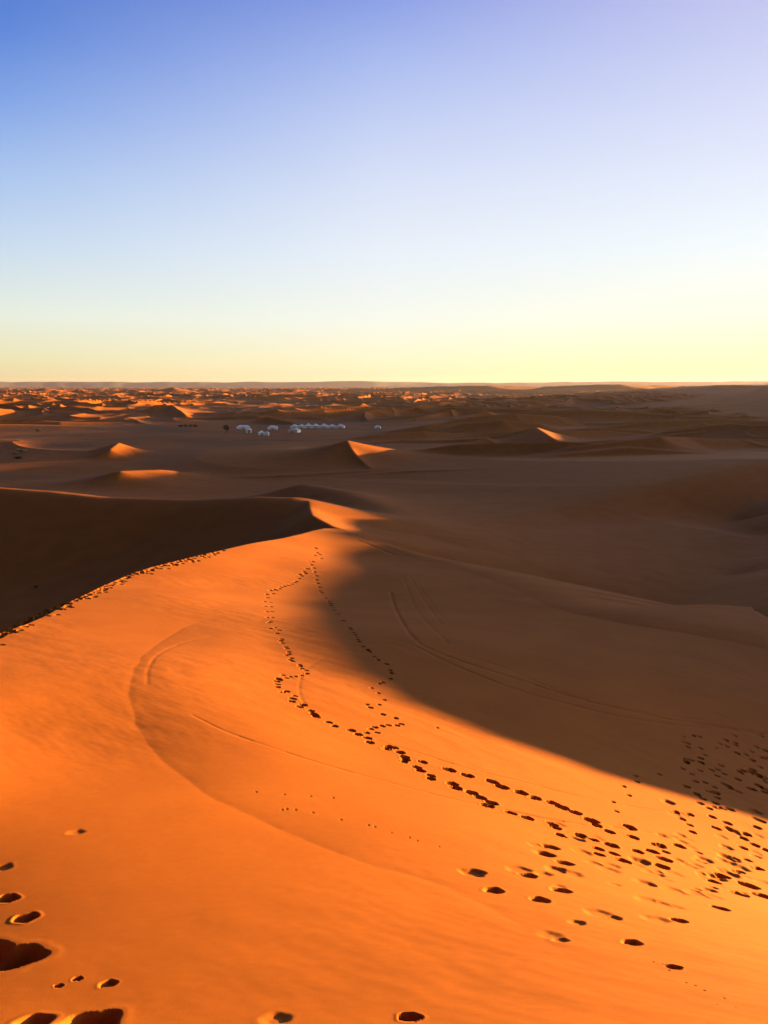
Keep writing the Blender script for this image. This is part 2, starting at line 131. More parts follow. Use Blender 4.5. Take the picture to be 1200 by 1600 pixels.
FOOTPRINTS = [(1.22, 13.45, 0.26, 1.0),
 (1.55, 13.31, 0.25, 1.0),
 (2.0, 13.23, 0.25, 1.0),
 (2.15, 13.02, 0.25, 1.0),
 (2.48, 12.9, 0.25, 1.0),
 (2.7, 12.75, 0.25, 1.0),
 (3.01, 12.66, 0.25, 1.0),
 (3.15, 12.51, 0.25, 1.0),
 (3.34, 12.38, 0.24, 1.0),
 (3.55, 12.12, 0.27, 1.0),
 (3.54, 10.96, 0.25, 1.0),
 (3.49, 10.22, 0.23, 1.0),
 (3.58, 11.91, 0.2, 1.0),
 (3.74, 11.71, 0.19, 1.0),
 (4.14, 11.71, 0.2, 1.0),
 (1.2, 12.64, 0.23, 1.0),
 (1.25, 12.43, 0.23, 1.0),
 (1.51, 12.32, 0.23, 1.0),
 (1.64, 12.13, 0.22, 1.0),
 (1.81, 11.96, 0.22, 1.0),
 (1.71, 11.76, 0.22, 1.0),
 (2.07, 11.62, 0.21, 1.0),
 (2.33, 11.5, 0.21, 1.0),
 (2.73, 11.47, 0.2, 1.0),
 (2.74, 11.28, 0.19, 1.0),
 (2.74, 10.92, 0.19, 1.0),
 (3.12, 11.16, 0.19, 1.0),
 (3.29, 11.07, 0.19, 1.0),
 (3.23, 10.6, 0.18, 1.0),
 (3.95, 10.94, 0.19, 1.0),
 (3.15, 10.28, 0.18, 1.0),
 (3.44, 10.51, 0.18, 1.0),
 (2.4, 10.13, 0.29, 0.75),
 (2.23, 9.69, 0.28, 0.75),
 (2.41, 9.36, 0.27, 0.75),
 (1.74, 8.45, 0.24, 0.75),
 (2.2, 10.05, 0.31, 0.35),
 (2.16, 8.85, 0.27, 0.35),
 (2.38, 8.86, 0.28, 0.35),
 (2.91, 9.7, 0.3, 0.35),
 (3.18, 9.79, 0.31, 0.35),
 (2.89, 10.23, 0.32, 0.35),
 (1.06, 8.34, 0.35, 0.5),
 (1.22, 7.74, 0.23, 0.8),
 (2.03, 7.99, 0.25, 0.8),
 (1.69, 7.53, 0.23, 0.8),
 (2.28, 6.32, 0.2, 0.8),
 (1.91, 6.83, 0.2, 0.5),
 (2.37, 7.15, 0.21, 0.5),
 (1.6, 6.25, 0.18, 0.5),
 (2.39, 5.64, 0.15, 0.8),
 (3.14, 7.35, 0.2, 0.8),
 (4.11, 8.46, 0.24, 0.8),
 (4.98, 9.74, 0.27, 0.8),
 (4.34, 10.85, 0.26, 0.9),
 (4.12, 10.39, 0.25, 0.9),
 (5.17, 10.68, 0.26, 0.9),
 (5.48, 10.47, 0.35, 1),
 (5.44, 9.96, 0.34, 1),
 (4.13, 9.13, 0.42, 0.3),
 (3.24, 8.06, 0.36, 0.3),
 (3.78, 9.07, 0.41, 0.3),
 (3.1, 8.13, 0.36, 0.3),
 (1.67, 8.67, 0.37, 0.3),
 (1.54, 6.39, 0.27, 0.3),
 (2.24, 7.26, 0.32, 0.3),
 (2.86, 7.27, 0.33, 0.3),
 (2.36, 8.87, 0.38, 0.3),
 (5.0, 14.88, 0.13, 0.8),
 (5.59, 15.89, 0.14, 0.8),
 (6.34, 16.47, 0.15, 0.8),
 (7.29, 17.47, 0.16, 0.8),
 (8.24, 18.0, 0.17, 0.8),
 (8.22, 17.64, 0.16, 0.8),
 (7.68, 16.56, 0.15, 0.8),
 (5.48, 15.46, 0.14, 0.8),
 (4.93, 14.33, 0.13, 0.8),
 (4.39, 13.63, 0.12, 0.8),
 (4.28, 13.06, 0.12, 0.8),
 (6.84, 15.54, 0.19, 0.8),
 (6.67, 14.97, 0.18, 0.8),
 (6.88, 15.35, 0.19, 0.8),
 (6.76, 14.76, 0.18, 0.8),
 (6.6, 14.24, 0.18, 0.8),
 (6.07, 14.05, 0.17, 0.8),
 (5.74, 13.64, 0.17, 0.8),
 (5.79, 13.39, 0.16, 0.8),
 (5.77, 13.99, 0.17, 0.8),
 (7.12, 15.25, 0.19, 0.8),
 (7.15, 15.0, 0.19, 0.8),
 (7.37, 15.73, 0.19, 0.8),
 (6.4, 13.6, 0.19, 0.9),
 (6.84, 14.08, 0.2, 0.9),
 (6.72, 13.78, 0.19, 0.9),
 (5.67, 12.99, 0.18, 0.9),
 (7.89, 14.79, 0.21, 0.9),
 (7.54, 14.27, 0.2, 0.9),
 (7.05, 13.71, 0.2, 0.9),
 (6.84, 13.4, 0.19, 0.9),
 (6.96, 13.19, 0.19, 0.9),
 (7.12, 13.06, 0.19, 0.9),
 (6.56, 12.83, 0.18, 0.9),
 (6.3, 12.15, 0.17, 0.9),
 (6.34, 11.81, 0.17, 0.9),
 (5.75, 11.26, 0.16, 0.9),
 (4.6, 11.68, 0.16, 0.9),
 (4.54, 11.31, 0.15, 0.9),
 (5.16, 10.67, 0.23, 0.9),
 (4.81, 10.17, 0.21, 0.9),
 (4.86, 12.3, 0.27, 0.4),
 (5.17, 12.22, 0.27, 0.4),
 (6.64, 12.54, 0.29, 0.4),
 (4.91, 10.96, 0.25, 0.4),
 (4.74, 10.34, 0.23, 0.4),
 (3.81, 9.11, 0.2, 0.4),
 (4.15, 9.29, 0.21, 0.4),
 (10.15, 19.77, 0.21, 0.8),
 (9.77, 18.95, 0.2, 0.8),
 (9.77, 18.22, 0.19, 0.8),
 (8.82, 17.8, 0.19, 0.8),
 (9.21, 18.53, 0.19, 0.8),
 (7.75, 18.37, 0.19, 0.8),
 (8.21, 19.44, 0.16, 0.7584232970442724),
 (8.26, 19.79, 0.16, 0.7606364057940299),
 (8.88, 17.26, 0.21, 0.9060650410021753),
 (9.69, 20.35, 0.17, 0.71067305737658),
 (8.35, 19.78, 0.16, 0.6857601730315666),
 (8.94, 17.27, 0.21, 0.9226609386809294),
 (7.27, 16.64, 0.19, 0.7239399829198142),
 (9.4, 18.67, 0.2, 0.9418593431965389),
 (6.8, 16.02, 0.19, 0.8423407534879519),
 (8.54, 17.96, 0.19, 0.6711160696963138),
 (7.67, 18.17, 0.17, 0.9738353455599632),
 (8.2, 17.01, 0.2, 0.7200982958293298),
 (8.17, 16.83, 0.2, 0.952926895951516),
 (8.12, 17.02, 0.2, 0.7655784172526928),
 (8.47, 18.19, 0.19, 0.6645282424486434),
 (10.47, 20.48, 0.18, 0.6172953876288994),
 (10.43, 21.44, 0.16, 0.7121732846464874),
 (8.75, 18.61, 0.19, 0.7371373061688624),
 (6.86, 15.64, 0.19, 0.76511786256293),
 (10.08, 20.64, 0.17, 0.7105219339838733),
 (10.11, 20.08, 0.18, 0.7282675612998968),
 (10.16, 19.37, 0.2, 0.6403917754871438),
 (9.0, 20.59, 0.15, 0.9060648965305104),
 (7.82, 17.71, 0.18, 0.7324267981486938),
 (9.53, 20.43, 0.17, 0.6171244751128079),
 (9.78, 18.65, 0.21, 0.981895039336938),
 (9.9, 18.59, 0.21, 0.607275010117323),
 (11.08, 20.89, 0.19, 0.9100957740900594),
 (10.68, 20.21, 0.19, 0.8482041885854117),
 (7.53, 16.75, 0.19, 0.6765660819234958),
 (7.88, 18.41, 0.17, 0.7526538538897325),
 (7.32, 16.07, 0.19, 0.6037585865358258),
 (8.83, 20.57, 0.15, 0.913498269928542),
 (8.55, 19.14, 0.17, 0.6388408852795564),
 (7.54, 16.15, 0.2, 0.6831667367029733),
 (8.42, 20.27, 0.15, 0.6674681085215056),
 (7.41, 17.21, 0.18, 0.6163569466657342),
 (8.13, 18.39, 0.18, 0.9990546108352362),
 (9.9, 20.85, 0.16, 0.9095168501046471),
 (10.85, 20.31, 0.19, 0.7911047852092169),
 (9.22, 20.0, 0.17, 0.6147476739259407),
 (8.28, 18.76, 0.17, 0.9557201666469483),
 (8.13, 17.1, 0.2, 0.6126601428890406),
 (8.63, 19.61, 0.17, 0.6832261972794401),
 (10.86, 20.98, 0.18, 0.6566807071119966),
 (11.54, 22.04, 0.17, 0.8261376801635504),
 (7.46, 16.06, 0.2, 0.960380863109134),
 (9.53, 18.65, 0.2, 0.8978905142560698),
 (7.63, 18.06, 0.17, 0.6843685177860489),
 (9.33, 17.73, 0.21, 0.9698309486074912),
 (9.84, 20.0, 0.18, 0.9198018637320325),
 (9.64, 18.76, 0.2, 0.8112095571018397),
 (9.18, 18.43, 0.2, 0.7073196182803232),
 (9.39, 17.59, 0.22, 0.6297522272426174),
 (9.27, 17.33, 0.22, 0.8673407530524062),
 (11.45, 22.01, 0.17, 0.6510531150305875),
 (8.32, 16.71, 0.21, 0.6241932447853086),
 (10.17, 20.83, 0.17, 0.8276823743348815),
 (9.76, 18.46, 0.21, 0.6874165856779016),
 (11.64, 22.27, 0.16, 0.6052441108525067),
 (8.09, 15.43, 0.35, 0.513187892380609),
 (6.74, 12.74, 0.3, 0.28066777933210574),
 (6.79, 13.66, 0.32, 0.5094295435677094),
 (5.73, 12.19, 0.18, 0.21367325990029268),
 (6.15, 12.62, 0.29, 0.4432500594082857),
 (5.3, 12.61, 0.27, 0.40919451685260444),
 (3.9, 9.61, 0.21, 0.23405640411337614),
 (6.31, 13.17, 0.29, 0.3244677495617587),
 (5.23, 12.03, 0.29, 0.23804786824343874),
 (4.62, 11.02, 0.25, 0.4049898594605494),
 (4.71, 10.07, 0.22, 0.2267671484607234),
 (7.81, 14.85, 0.24, 0.5345767899712255),
 (4.85, 10.42, 0.15, 0.5497148608053346),
 (5.91, 13.96, 0.25, 0.3354339637118908),
 (4.81, 9.94, 0.21, 0.20222484960587117),
 (5.28, 11.81, 0.21, 0.48623466372786883),
 (6.98, 14.94, 0.23, 0.5390280404491752),
 (4.79, 10.52, 0.25, 0.450680223112382),
 (6.03, 12.04, 0.2, 0.5651162115012158),
 (4.63, 9.78, 0.16, 0.5470104351838263),
 (6.31, 12.2, 0.22, 0.2562670268168933),
 (6.98, 13.64, 0.28, 0.2533018989366292),
 (5.67, 13.84, 0.3, 0.2710674830835053),
 (7.32, 13.79, 0.27, 0.3401763429491719),
 (7.34, 15.07, 0.26, 0.574475231481449),
 (4.68, 10.92, 0.17, 0.3202320572235712),
 (5.81, 14.53, 0.34, 0.531909579302991),
 (5.74, 11.01, 0.27, 0.2633862977695509),
 (6.11, 12.57, 0.24, 0.5751646371987407),
 (5.1, 9.86, 0.14, 0.46062242829540573),
 (5.62, 11.19, 0.22, 0.5325051506169554),
 (4.25, 9.45, 0.16, 0.4396136499566843),
 (6.32, 11.84, 0.19, 0.29214744194052544),
 (5.1, 11.33, 0.27, 0.5596071177805975),
 (2.88, 8.68, 0.2, 0.3440475553709794),
 (1.97, 8.61, 0.27, 0.4151659670405127),
 (3.53, 10.24, 0.22, 0.22370074287331404),
 (5.96, 10.93, 0.37, 0.3092829009040366),
 (2.22, 8.96, 0.33, 0.5123973437493297),
 (4.48, 9.57, 0.24, 0.5317749110341786),
 (2.98, 10.95, 0.32, 0.5357529922461021),
 (2.87, 9.72, 0.19, 0.21111215600546354),
 (3.05, 9.5, 0.36, 0.30116978260433314),
 (5.89, 11.99, 0.41, 0.5334145255051397),
 (5.73, 11.68, 0.4, 0.4532972794636314),
 (3.82, 9.88, 0.36, 0.36946711747093264),
 (2.05, 8.15, 0.18, 0.336963231400203),
 (4.73, 10.82, 0.3, 0.34808019208281626),
 (2.21, 9.66, 0.36, 0.2533795832100281),
 (3.05, 11.05, 0.25, 0.3937338572220099),
 (3.82, 10.44, 0.37, 0.5487537153519257),
 (5.25, 11.47, 0.32, 0.4966276199400501),
 (5.0, 10.49, 0.34, 0.5191080378359205),
 (3.36, 11.18, 0.34, 0.21302903657589875),
 (3.37, 8.04, 0.27, 0.30758721287934),
 (5.43, 11.0, 0.41, 0.5120675335274056),
 (5.87, 11.56, 0.4, 0.41163848648087703),
 (3.94, 10.04, 0.2, 0.44972842160690324),
 (3.68, 10.13, 0.23, 0.27029702541668776),
 (2.8, 11.5, 0.37, 0.2408733057055188),
 (6.22, 11.74, 0.23, 0.4953498898382841),
 (4.18, 10.11, 0.35, 0.21200386810062313),
 (3.44, 9.17, 0.34, 0.46193715163124527),
 (4.34, 9.16, 0.3, 0.21191464856641568),
 (4.52, 11.58, 0.24, 1),
 (4.27, 12.28, 0.24, 1),
 (4.25, 11.14, 0.23, 1),
 (4.8, 10.17, 0.18, 1),
 (4.99, 11.89, 0.23, 1),
 (-5.69, 62.2, 0.34, 1.7),
 (-5.37, 59.97, 0.33, 1.7),
 (-5.12, 59.35, 0.32, 1.7),
 (-4.82, 57.19, 0.31, 1.7),
 (-5.42, 58.39, 0.32, 1.7),
 (-5.22, 54.89, 0.3, 1.7),
 (-5.19, 53.35, 0.29, 1.7),
 (-5.43, 54.68, 0.3, 1.7),
 (-5.29, 51.52, 0.28, 1.7),
 (-5.37, 50.21, 0.27, 1.7),
 (-5.21, 49.69, 0.27, 1.7),
 (-5.36, 48.62, 0.26, 1.7),
 (-5.58, 49.15, 0.27, 1.7),
 (-5.44, 47.47, 0.26, 1.7),
 (-5.43, 46.04, 0.25, 1.7),
 (-5.49, 45.53, 0.25, 1.7),
 (-5.58, 44.81, 0.24, 1.7),
 (-5.71, 44.32, 0.24, 1.7),
 (-5.88, 43.84, 0.24, 1.7),
 (-5.99, 42.59, 0.23, 1.7),
 (-5.99, 43.28, 0.24, 1.7),
 (-6.19, 42.07, 0.23, 1.7),
 (-6.07, 41.84, 0.23, 1.7),
 (-6.05, 40.5, 0.22, 1.7),
 (-6.34, 41.58, 0.23, 1.7),
 (-6.31, 39.93, 0.22, 1.7),
 (-6.1, 38.8, 0.21, 1.7),
 (-5.95, 37.05, 0.2, 1.7),
 (-5.65, 36.97, 0.2, 1.7),
 (-5.55, 34.64, 0.19, 1.7),
 (-5.3, 34.73, 0.19, 1.7),
 (-5.15, 32.56, 0.18, 1.7),
 (-4.96, 32.71, 0.18, 1.7),
 (-4.84, 30.68, 0.17, 1.7),
 (-4.66, 30.79, 0.17, 1.7),
 (-4.59, 29.38, 0.16, 1.7),
 (-4.54, 29.63, 0.16, 1.7),
 (-4.14, 28.09, 0.15, 1.7),
 (-4.29, 27.85, 0.15, 1.7),
 (-3.9, 26.86, 0.15, 1.7),
 (-3.93, 27.58, 0.15, 1.7),
 (-3.57, 25.71, 0.17, 1.5),
 (-3.56, 25.37, 0.17, 1.5),
 (-3.44, 24.91, 0.16, 1.5),
 (-3.24, 24.18, 0.16, 1.5),
 (-3.16, 23.9, 0.16, 1.5),
 (-3.03, 23.37, 0.15, 1.5),
 (-2.98, 23.02, 0.15, 1.5),
 (-3.03, 22.81, 0.15, 1.5),
 (-2.83, 22.35, 0.15, 1.5),
 (-2.84, 22.07, 0.15, 1.5),
 (-2.74, 21.93, 0.14, 1.5),
 (-2.47, 21.42, 0.14, 1.5),
 (-2.35, 20.91, 0.14, 1.5),
 (-2.44, 21.24, 0.14, 1.5),
 (-2.22, 20.74, 0.14, 1.5),
 (-2.19, 20.23, 0.13, 1.5),
 (-2.14, 20.31, 0.13, 1.5),
 (-2.26, 19.96, 0.13, 1.5),
 (-2.4, 19.74, 0.13, 1.5),
 (-2.51, 19.63, 0.13, 1.5),
 (-2.6, 19.41, 0.13, 1.5),
 (-2.74, 19.72, 0.13, 1.5),
 (-2.79, 19.17, 0.18, 1.3),
 (-2.77, 18.77, 0.18, 1.3),
 (-2.7, 18.41, 0.17, 1.3),
 (-2.65, 18.08, 0.17, 1.3),
 (-2.73, 19.03, 0.18, 1.3),
 (-2.38, 17.72, 0.17, 1.3),
 (-2.47, 17.56, 0.17, 1.3),
 (-2.14, 17.34, 0.16, 1.3),
 (-2.17, 17.03, 0.16, 1.3),
 (-2.13, 16.75, 0.16, 1.3),
 (-2.12, 17.01, 0.16, 1.3),
 (-1.86, 16.59, 0.19, 1.0),
 (-1.91, 16.36, 0.18, 1.0),
 (-1.64, 16.16, 0.18, 1.0),
 (-1.57, 15.94, 0.18, 1.0),
 (-1.52, 15.85, 0.18, 1.0),
 (-1.48, 15.71, 0.18, 1.0),
 (-1.19, 15.41, 0.17, 1.0),
 (-1.05, 15.2, 0.17, 1.0),
 (-0.69, 15.08, 0.2, 1.0),
 (-0.54, 14.86, 0.19, 1.0),
 (-0.34, 14.7, 0.19, 1.0),
 (-0.29, 14.42, 0.19, 1.0),
 (-4.9, 52.13, 0.3, 2.6),
 (-4.71, 50.59, 0.29, 2.6),
 (-4.47, 49.1, 0.29, 2.6),
 (-4.29, 47.46, 0.28, 2.6),
 (-4.11, 46.18, 0.27, 2.6),
 (-3.89, 44.7, 0.26, 2.6),
 (-3.68, 43.16, 0.25, 2.6),
 (-3.57, 42.56, 0.25, 2.6),
 (-3.24, 40.73, 0.24, 2.6),
 (-2.92, 39.26, 0.23, 2.6),
 (-2.78, 38.51, 0.22, 2.6),
 (-2.68, 37.66, 0.22, 2.6),
 (-2.53, 36.65, 0.21, 2.6),
 (-2.38, 35.6, 0.21, 2.6),
 (-2.12, 33.84, 0.2, 2.6),
 (-2.09, 34.63, 0.2, 2.6),
 (-1.76, 31.29, 0.18, 2.6),
 (-1.69, 31.46, 0.18, 2.6),
 (-1.35, 28.98, 0.17, 2.6),
 (-1.29, 28.54, 0.17, 2.6),
 (-1.14, 27.75, 0.16, 2.6),
 (-1.06, 27.21, 0.16, 2.6),
 (-0.99, 26.71, 0.15, 2.6),
 (-0.9, 25.93, 0.15, 2.6),
 (-0.94, 26.29, 0.15, 2.6),
 (-0.72, 25.1, 0.15, 2.6),
 (-0.56, 24.6, 0.14, 2.6),
 (-0.47, 24.23, 0.14, 2.6),
 (-0.52, 24.48, 0.14, 2.6),
 (-0.31, 23.52, 0.14, 2.6),
 (-0.18, 23.08, 0.13, 2.6),
 (0.1, 22.58, 0.13, 2.2),
 (0.05, 22.65, 0.13, 2.2),
 (0.2, 21.52, 0.12, 2.2),
 (0.23, 21.44, 0.12, 2.2),
 (0.18, 20.77, 0.12, 2.2),
 (0.18, 21.81, 0.13, 2.2),
 (-0.04, 20.23, 0.12, 2.2),
 (-0.13, 20.05, 0.12, 2.2),
 (-0.34, 19.4, 0.11, 2.2),
 (-0.15, 18.91, 0.11, 2.2),
 (0.0, 18.24, 0.11, 2.2),
 (-0.12, 17.66, 0.1, 2.2),
 (-0.41, 17.51, 0.1, 2.2),
 (-0.33, 17.26, 0.15, 1.2),
 (-0.04, 16.8, 0.15, 1.2),
 (0.26, 16.67, 0.15, 1.2),
 (0.38, 16.24, 0.14, 1.2),
 (0.28, 16.07, 0.14, 1.2),
 (0.09, 15.96, 0.14, 1.2),
 (-0.04, 15.81, 0.14, 1.2),
 (-0.2, 15.61, 0.14, 1.2),
 (-0.29, 15.41, 0.14, 1.2),
 (-0.37, 15.08, 0.13, 1.2),
 (-0.15, 15.21, 0.13, 1.2),
 (0.1, 14.33, 0.2, 1),
 (0.04, 14.16, 0.2, 1),
 (0.18, 14.32, 0.2, 1),
 (0.31, 14.05, 0.2, 1),
 (0.39, 13.79, 0.2, 1),
 (0.35, 13.48, 0.19, 1),
 (0.4, 13.63, 0.19, 1),
 (0.73, 13.65, 0.19, 1),
 (0.6, 13.26, 0.19, 1),
 (0.66, 13.09, 0.19, 1),
 (0.84, 12.89, 0.18, 1),
 (0.83, 12.7, 0.18, 1),
 (-1.46, 10.13, 0.05, 0.7),
 (-1.4, 10.18, 0.05, 0.7),
 (-1.27, 10.17, 0.05, 0.7),
 (-1.12, 10.81, 0.05, 0.7),
 (-1.02, 10.12, 0.05, 0.7),
 (-0.78, 10.85, 0.05, 0.7),
 (-0.61, 9.94, 0.05, 0.7),
 (-0.22, 9.83, 0.05, 0.7),
 (-0.13, 9.78, 0.05, 0.7),
 (0.1, 9.61, 0.04, 0.7),
 (0.34, 9.48, 0.04, 0.7),
 (0.44, 9.38, 0.04, 0.7),
 (0.72, 9.24, 0.04, 0.7),
 (-1.94, 10.76, 0.05, 0.7),
 (-1.51, 10.76, 0.05, 0.7),
 (2.31, 5.21, 0.03, 0.7),
 (2.35, 5.14, 0.03, 0.7),
 (2.36, 5.01, 0.03, 0.7),
 (2.42, 4.83, 0.03, 0.7),
 (2.4, 4.62, 0.02, 0.7),
 (2.3, 4.68, 0.02, 0.7),
 (2.32, 5.69, 0.03, 0.7),
 (2.26, 5.75, 0.03, 0.7),
 (2.31, 5.54, 0.03, 0.7),
 (-3.13, 5.79, 0.52, 1),
 (-3.44, 5.89, 0.51, 0.9),
 (-3.81, 7.03, 0.2, 1),
 (-3.42, 6.59, 0.22, 1),
 (-2.41, 5.35, 0.08, 1),
 (-2.51, 5.24, 0.07, 1),
 (-2.13, 5.25, 0.14, 0.8),
 (-2.03, 4.59, 0.46, 1.0),
 (-2.43, 4.66, 0.26, 0.8),
 (0.17, 4.47, 0.16, 1),
 (-0.73, 4.54, 0.23, 0.4),
 (-3.86, 8.83, 0.24, 0.3),
 (1.21, 16.48, 0.09, 0.8),
 (-4.25, 7.79, 0.22, 0.4),
 (-33.18, 71.14, 0.66, 0.8317854062054373),
 (-32.92, 72.01, 0.66, 1.1572518603559896),
 (-34.02, 67.92, 0.68, 1.1931743956440863),
 (-33.65, 68.39, 0.67, 0.746064915884366),
 (-32.96, 68.72, 0.66, 1.1452768103857527),
 (-13.24, 33.95, 0.27, 0.7570108914580016),
 (-12.19, 27.6, 0.24, 0.7832345526423762),
 (-32.99, 70.18, 0.66, 1.1216236065899037),
 (-11.88, 23.48, 0.24, 0.983625593714136),
 (-13.94, 41.64, 0.29, 1.1535089721764038),
 (-11.86, 23.02, 0.24, 1.0591411439587768),
 (-11.79, 22.44, 0.23, 1.083333283667392),
 (-33.73, 69.14, 0.67, 0.8622086749649547),
 (-32.29, 72.61, 0.64, 1.1914616710321648),
 (-13.28, 37.54, 0.27, 0.785937357527865),
 (-11.94, 24.93, 0.24, 1.1780444504821668),
 (-11.71, 50.68, 0.26, 0.7287435415134015),
 (-11.94, 48.03, 0.26, 1.0521599729401103),
 (-13.89, 41.81, 0.28, 0.7997893541967853),
 (-33.82, 67.69, 0.67, 0.9393869593790556),
 (-13.32, 35.59, 0.27, 1.0718551933981768),
 (-12.82, 47.13, 0.27, 1.0792582710034737),
 (-11.79, 22.52, 0.23, 0.8191364950078949),
 (-13.57, 37.19, 0.27, 0.7972693858260071),
 (-13.8, 39.71, 0.28, 1.054040332555289),
 (-11.82, 50.6, 0.26, 0.7953175090103797),
 (-31.84, 72.58, 0.64, 0.713477553120917),
 (-33.66, 69.41, 0.67, 1.1127065490558439),
 (-13.41, 43.21, 0.28, 0.7206776557515004),
 (-32.49, 71.96, 0.65, 1.0596030950626978),
 (-12.95, 30.49, 0.26, 0.9318736961135223),
 (-31.71, 72.68, 0.63, 0.9232049468829451),
 (-11.7, 23.38, 0.23, 1.0661203932623495),
 (-13.09, 31.43, 0.26, 0.7574510184321792),
 (-12.38, 27.21, 0.25, 0.9408227069725902),
 (-11.55, 51.84, 0.26, 0.9634943055400771),
 (-33.3, 68.21, 0.66, 0.999610637201298),
 (-13.48, 43.13, 0.28, 0.711436355794983),
 (-13.18, 32.13, 0.26, 0.7213413094504717),
 (-33.51, 68.75, 0.67, 0.8427797832843389),
 (-13.05, 31.75, 0.26, 0.7850495909525232),
 (-12.67, 28.82, 0.25, 1.0378748328863268),
 (-12.9, 34.38, 0.26, 0.8290030725182089),
 (-32.05, 72.4, 0.64, 0.9688116395180391),
 (-13.19, 35.15, 0.27, 0.7984618048903078),
 (-12.86, 32.2, 0.26, 0.759711542255944),
 (-12.14, 47.38, 0.26, 0.7716308152344662),
 (-13.38, 42.15, 0.28, 0.998442385487452),
 (-11.59, 22.24, 0.23, 0.7402652312412445),
 (-11.7, 49.84, 0.26, 1.0924804696316468),
 (-13.66, 38.54, 0.28, 0.7286387253373885),
 (-13.28, 33.38, 0.27, 1.13297352001368),
 (-33.23, 69.19, 0.66, 1.0454751400410232),
 (-11.77, 51.64, 0.26, 1.1440250811742496),
 (-32.89, 71.98, 0.66, 0.9646809131034597),
 (-12.75, 47.82, 0.27, 1.1223955994856163),
 (-11.84, 22.95, 0.24, 0.9122297130111809),
 (-12.2, 49.78, 0.26, 0.8417627491013638),
 (-12.53, 46.46, 0.27, 0.8009730909586721),
 (-12.1, 49.76, 0.26, 1.1614270816770162),
 (-11.38, 53.3, 0.25, 0.845718580185606),
 (-13.49, 35.16, 0.27, 0.9120308505923245),
 (-11.74, 22.96, 0.23, 1.0151745878161833),
 (-13.12, 33.95, 0.26, 0.974644844464498),
 (-13.63, 41.96, 0.28, 0.767747748984351),
 (-11.98, 23.56, 0.24, 1.0810010385405957),
 (-32.27, 72.35, 0.64, 0.9936235576322282),
 (-11.95, 23.67, 0.24, 1.0205776461333262),
 (-11.77, 22.79, 0.23, 1.083832038463365),
 (-13.56, 36.21, 0.27, 0.912462744766102),
 (-32.23, 71.27, 0.64, 0.9623741491232074),
 (-13.16, 34.84, 0.27, 0.8237886025963743),
 (-13.79, 39.7, 0.28, 1.025720371977079),
 (-13.29, 35.43, 0.27, 0.990299641184374),
 (-13.46, 36.74, 0.27, 1.0419144435735113),
 (-13.17, 42.14, 0.27, 1.1775201741500012),
 (-13.13, 32.36, 0.26, 0.8581352239762439),
 (-32.43, 71.53, 0.65, 0.8580496493942997),
 (-33.22, 69.17, 0.66, 0.8842351140841191),
 (-13.96, 41.8, 0.29, 0.8575993861899336),
 (-12.62, 47.98, 0.27, 1.1172128334425016),
 (-33.4, 68.25, 0.66, 0.7479138306330329),
 (-11.43, 53.17, 0.26, 1.1335509238504409),
 (-35.05, 66.25, 0.7, 1.0275728474692065),
 (-13.63, 36.74, 0.28, 1.1835892269188686),
 (-12.91, 30.42, 0.26, 0.8208986961564128),
 (-13.22, 32.33, 0.26, 0.7445224432039959),
 (-13.09, 45.25, 0.27, 0.7480624704983228),
 (-10.84, 20.81, 0.22, 0.917087744488636),
 (-13.57, 44.05, 0.28, 0.9788590014824505),
 (-11.57, 52.04, 0.26, 1.0410848607593501),
 (-11.78, 22.24, 0.23, 0.8818018969023157),
 (-13.26, 44.13, 0.28, 1.1684213533017032),
 (-13.06, 31.71, 0.26, 1.0654369380000555),
 (-12.88, 30.31, 0.26, 0.80536139365742),
 (-11.79, 22.44, 0.24, 0.842988030241604),
 (-11.7, 23.25, 0.23, 1.0789864365066357),
 (-12.43, 48.58, 0.27, 0.8588595561732943),
 (-13.77, 41.48, 0.28, 1.1568410766433195),
 (-11.89, 23.37, 0.24, 1.1604092402038586),
 (-12.24, 47.65, 0.26, 1.0554053138479085),
 (-13.15, 32.0, 0.26, 1.058726793408768),
 (-12.35, 47.93, 0.26, 1.1621678383192484),
 (-32.66, 71.31, 0.65, 0.8676050146465762),
 (-11.59, 22.11, 0.23, 1.036382760420619),
 (-32.96, 69.86, 0.66, 0.7922729141092746),
 (-13.15, 33.13, 0.26, 0.9109751456962556),
 (-12.98, 31.16, 0.26, 1.122222549714774),
 (-34.03, 67.63, 0.68, 1.049563901986946),
 (-13.4, 44.84, 0.28, 0.9347878623093893),
 (-13.54, 44.18, 0.28, 0.8799486247927455),
 (-32.94, 71.02, 0.66, 1.058465686248027),
 (-13.24, 35.93, 0.27, 1.0866162247946085),
 (-12.83, 44.37, 0.27, 1.1849956016619685),
 (-12.07, 50.45, 0.26, 0.9541627020365631),
 (-13.3, 44.09, 0.28, 1.0933486117945135),
 (-12.34, 49.4, 0.27, 0.8271695814728771),
 (-13.51, 38.75, 0.27, 0.7934695075557938),
 (-13.95, 41.06, 0.28, 1.1776912617919442),
 (-12.58, 48.26, 0.27, 0.852414992945039),
 (-11.65, 22.32, 0.23, 0.7774065938418744),
 (-12.78, 45.64, 0.27, 1.1192316399860793),
 (-13.74, 37.7, 0.28, 0.7317072422641937),
 (-13.13, 32.1, 0.26, 1.0607360338290897),
 (-13.89, 40.52, 0.28, 0.7315616486385856),
 (-13.39, 38.12, 0.27, 0.787027744189905),
 (-11.82, 22.35, 0.24, 0.8098902037559326),
 (-11.43, 21.64, 0.23, 0.94129187064976),
 (-12.72, 29.0, 0.25, 1.0539115144090532),
 (-12.11, 49.61, 0.26, 0.8691776538645367),
 (-13.81, 40.16, 0.28, 0.7480519684313021),
 (-12.59, 47.78, 0.27, 0.8688288595570048),
 (-13.6, 42.81, 0.28, 0.8034359548685559),
 (-33.03, 70.45, 0.66, 0.9447371733682868),
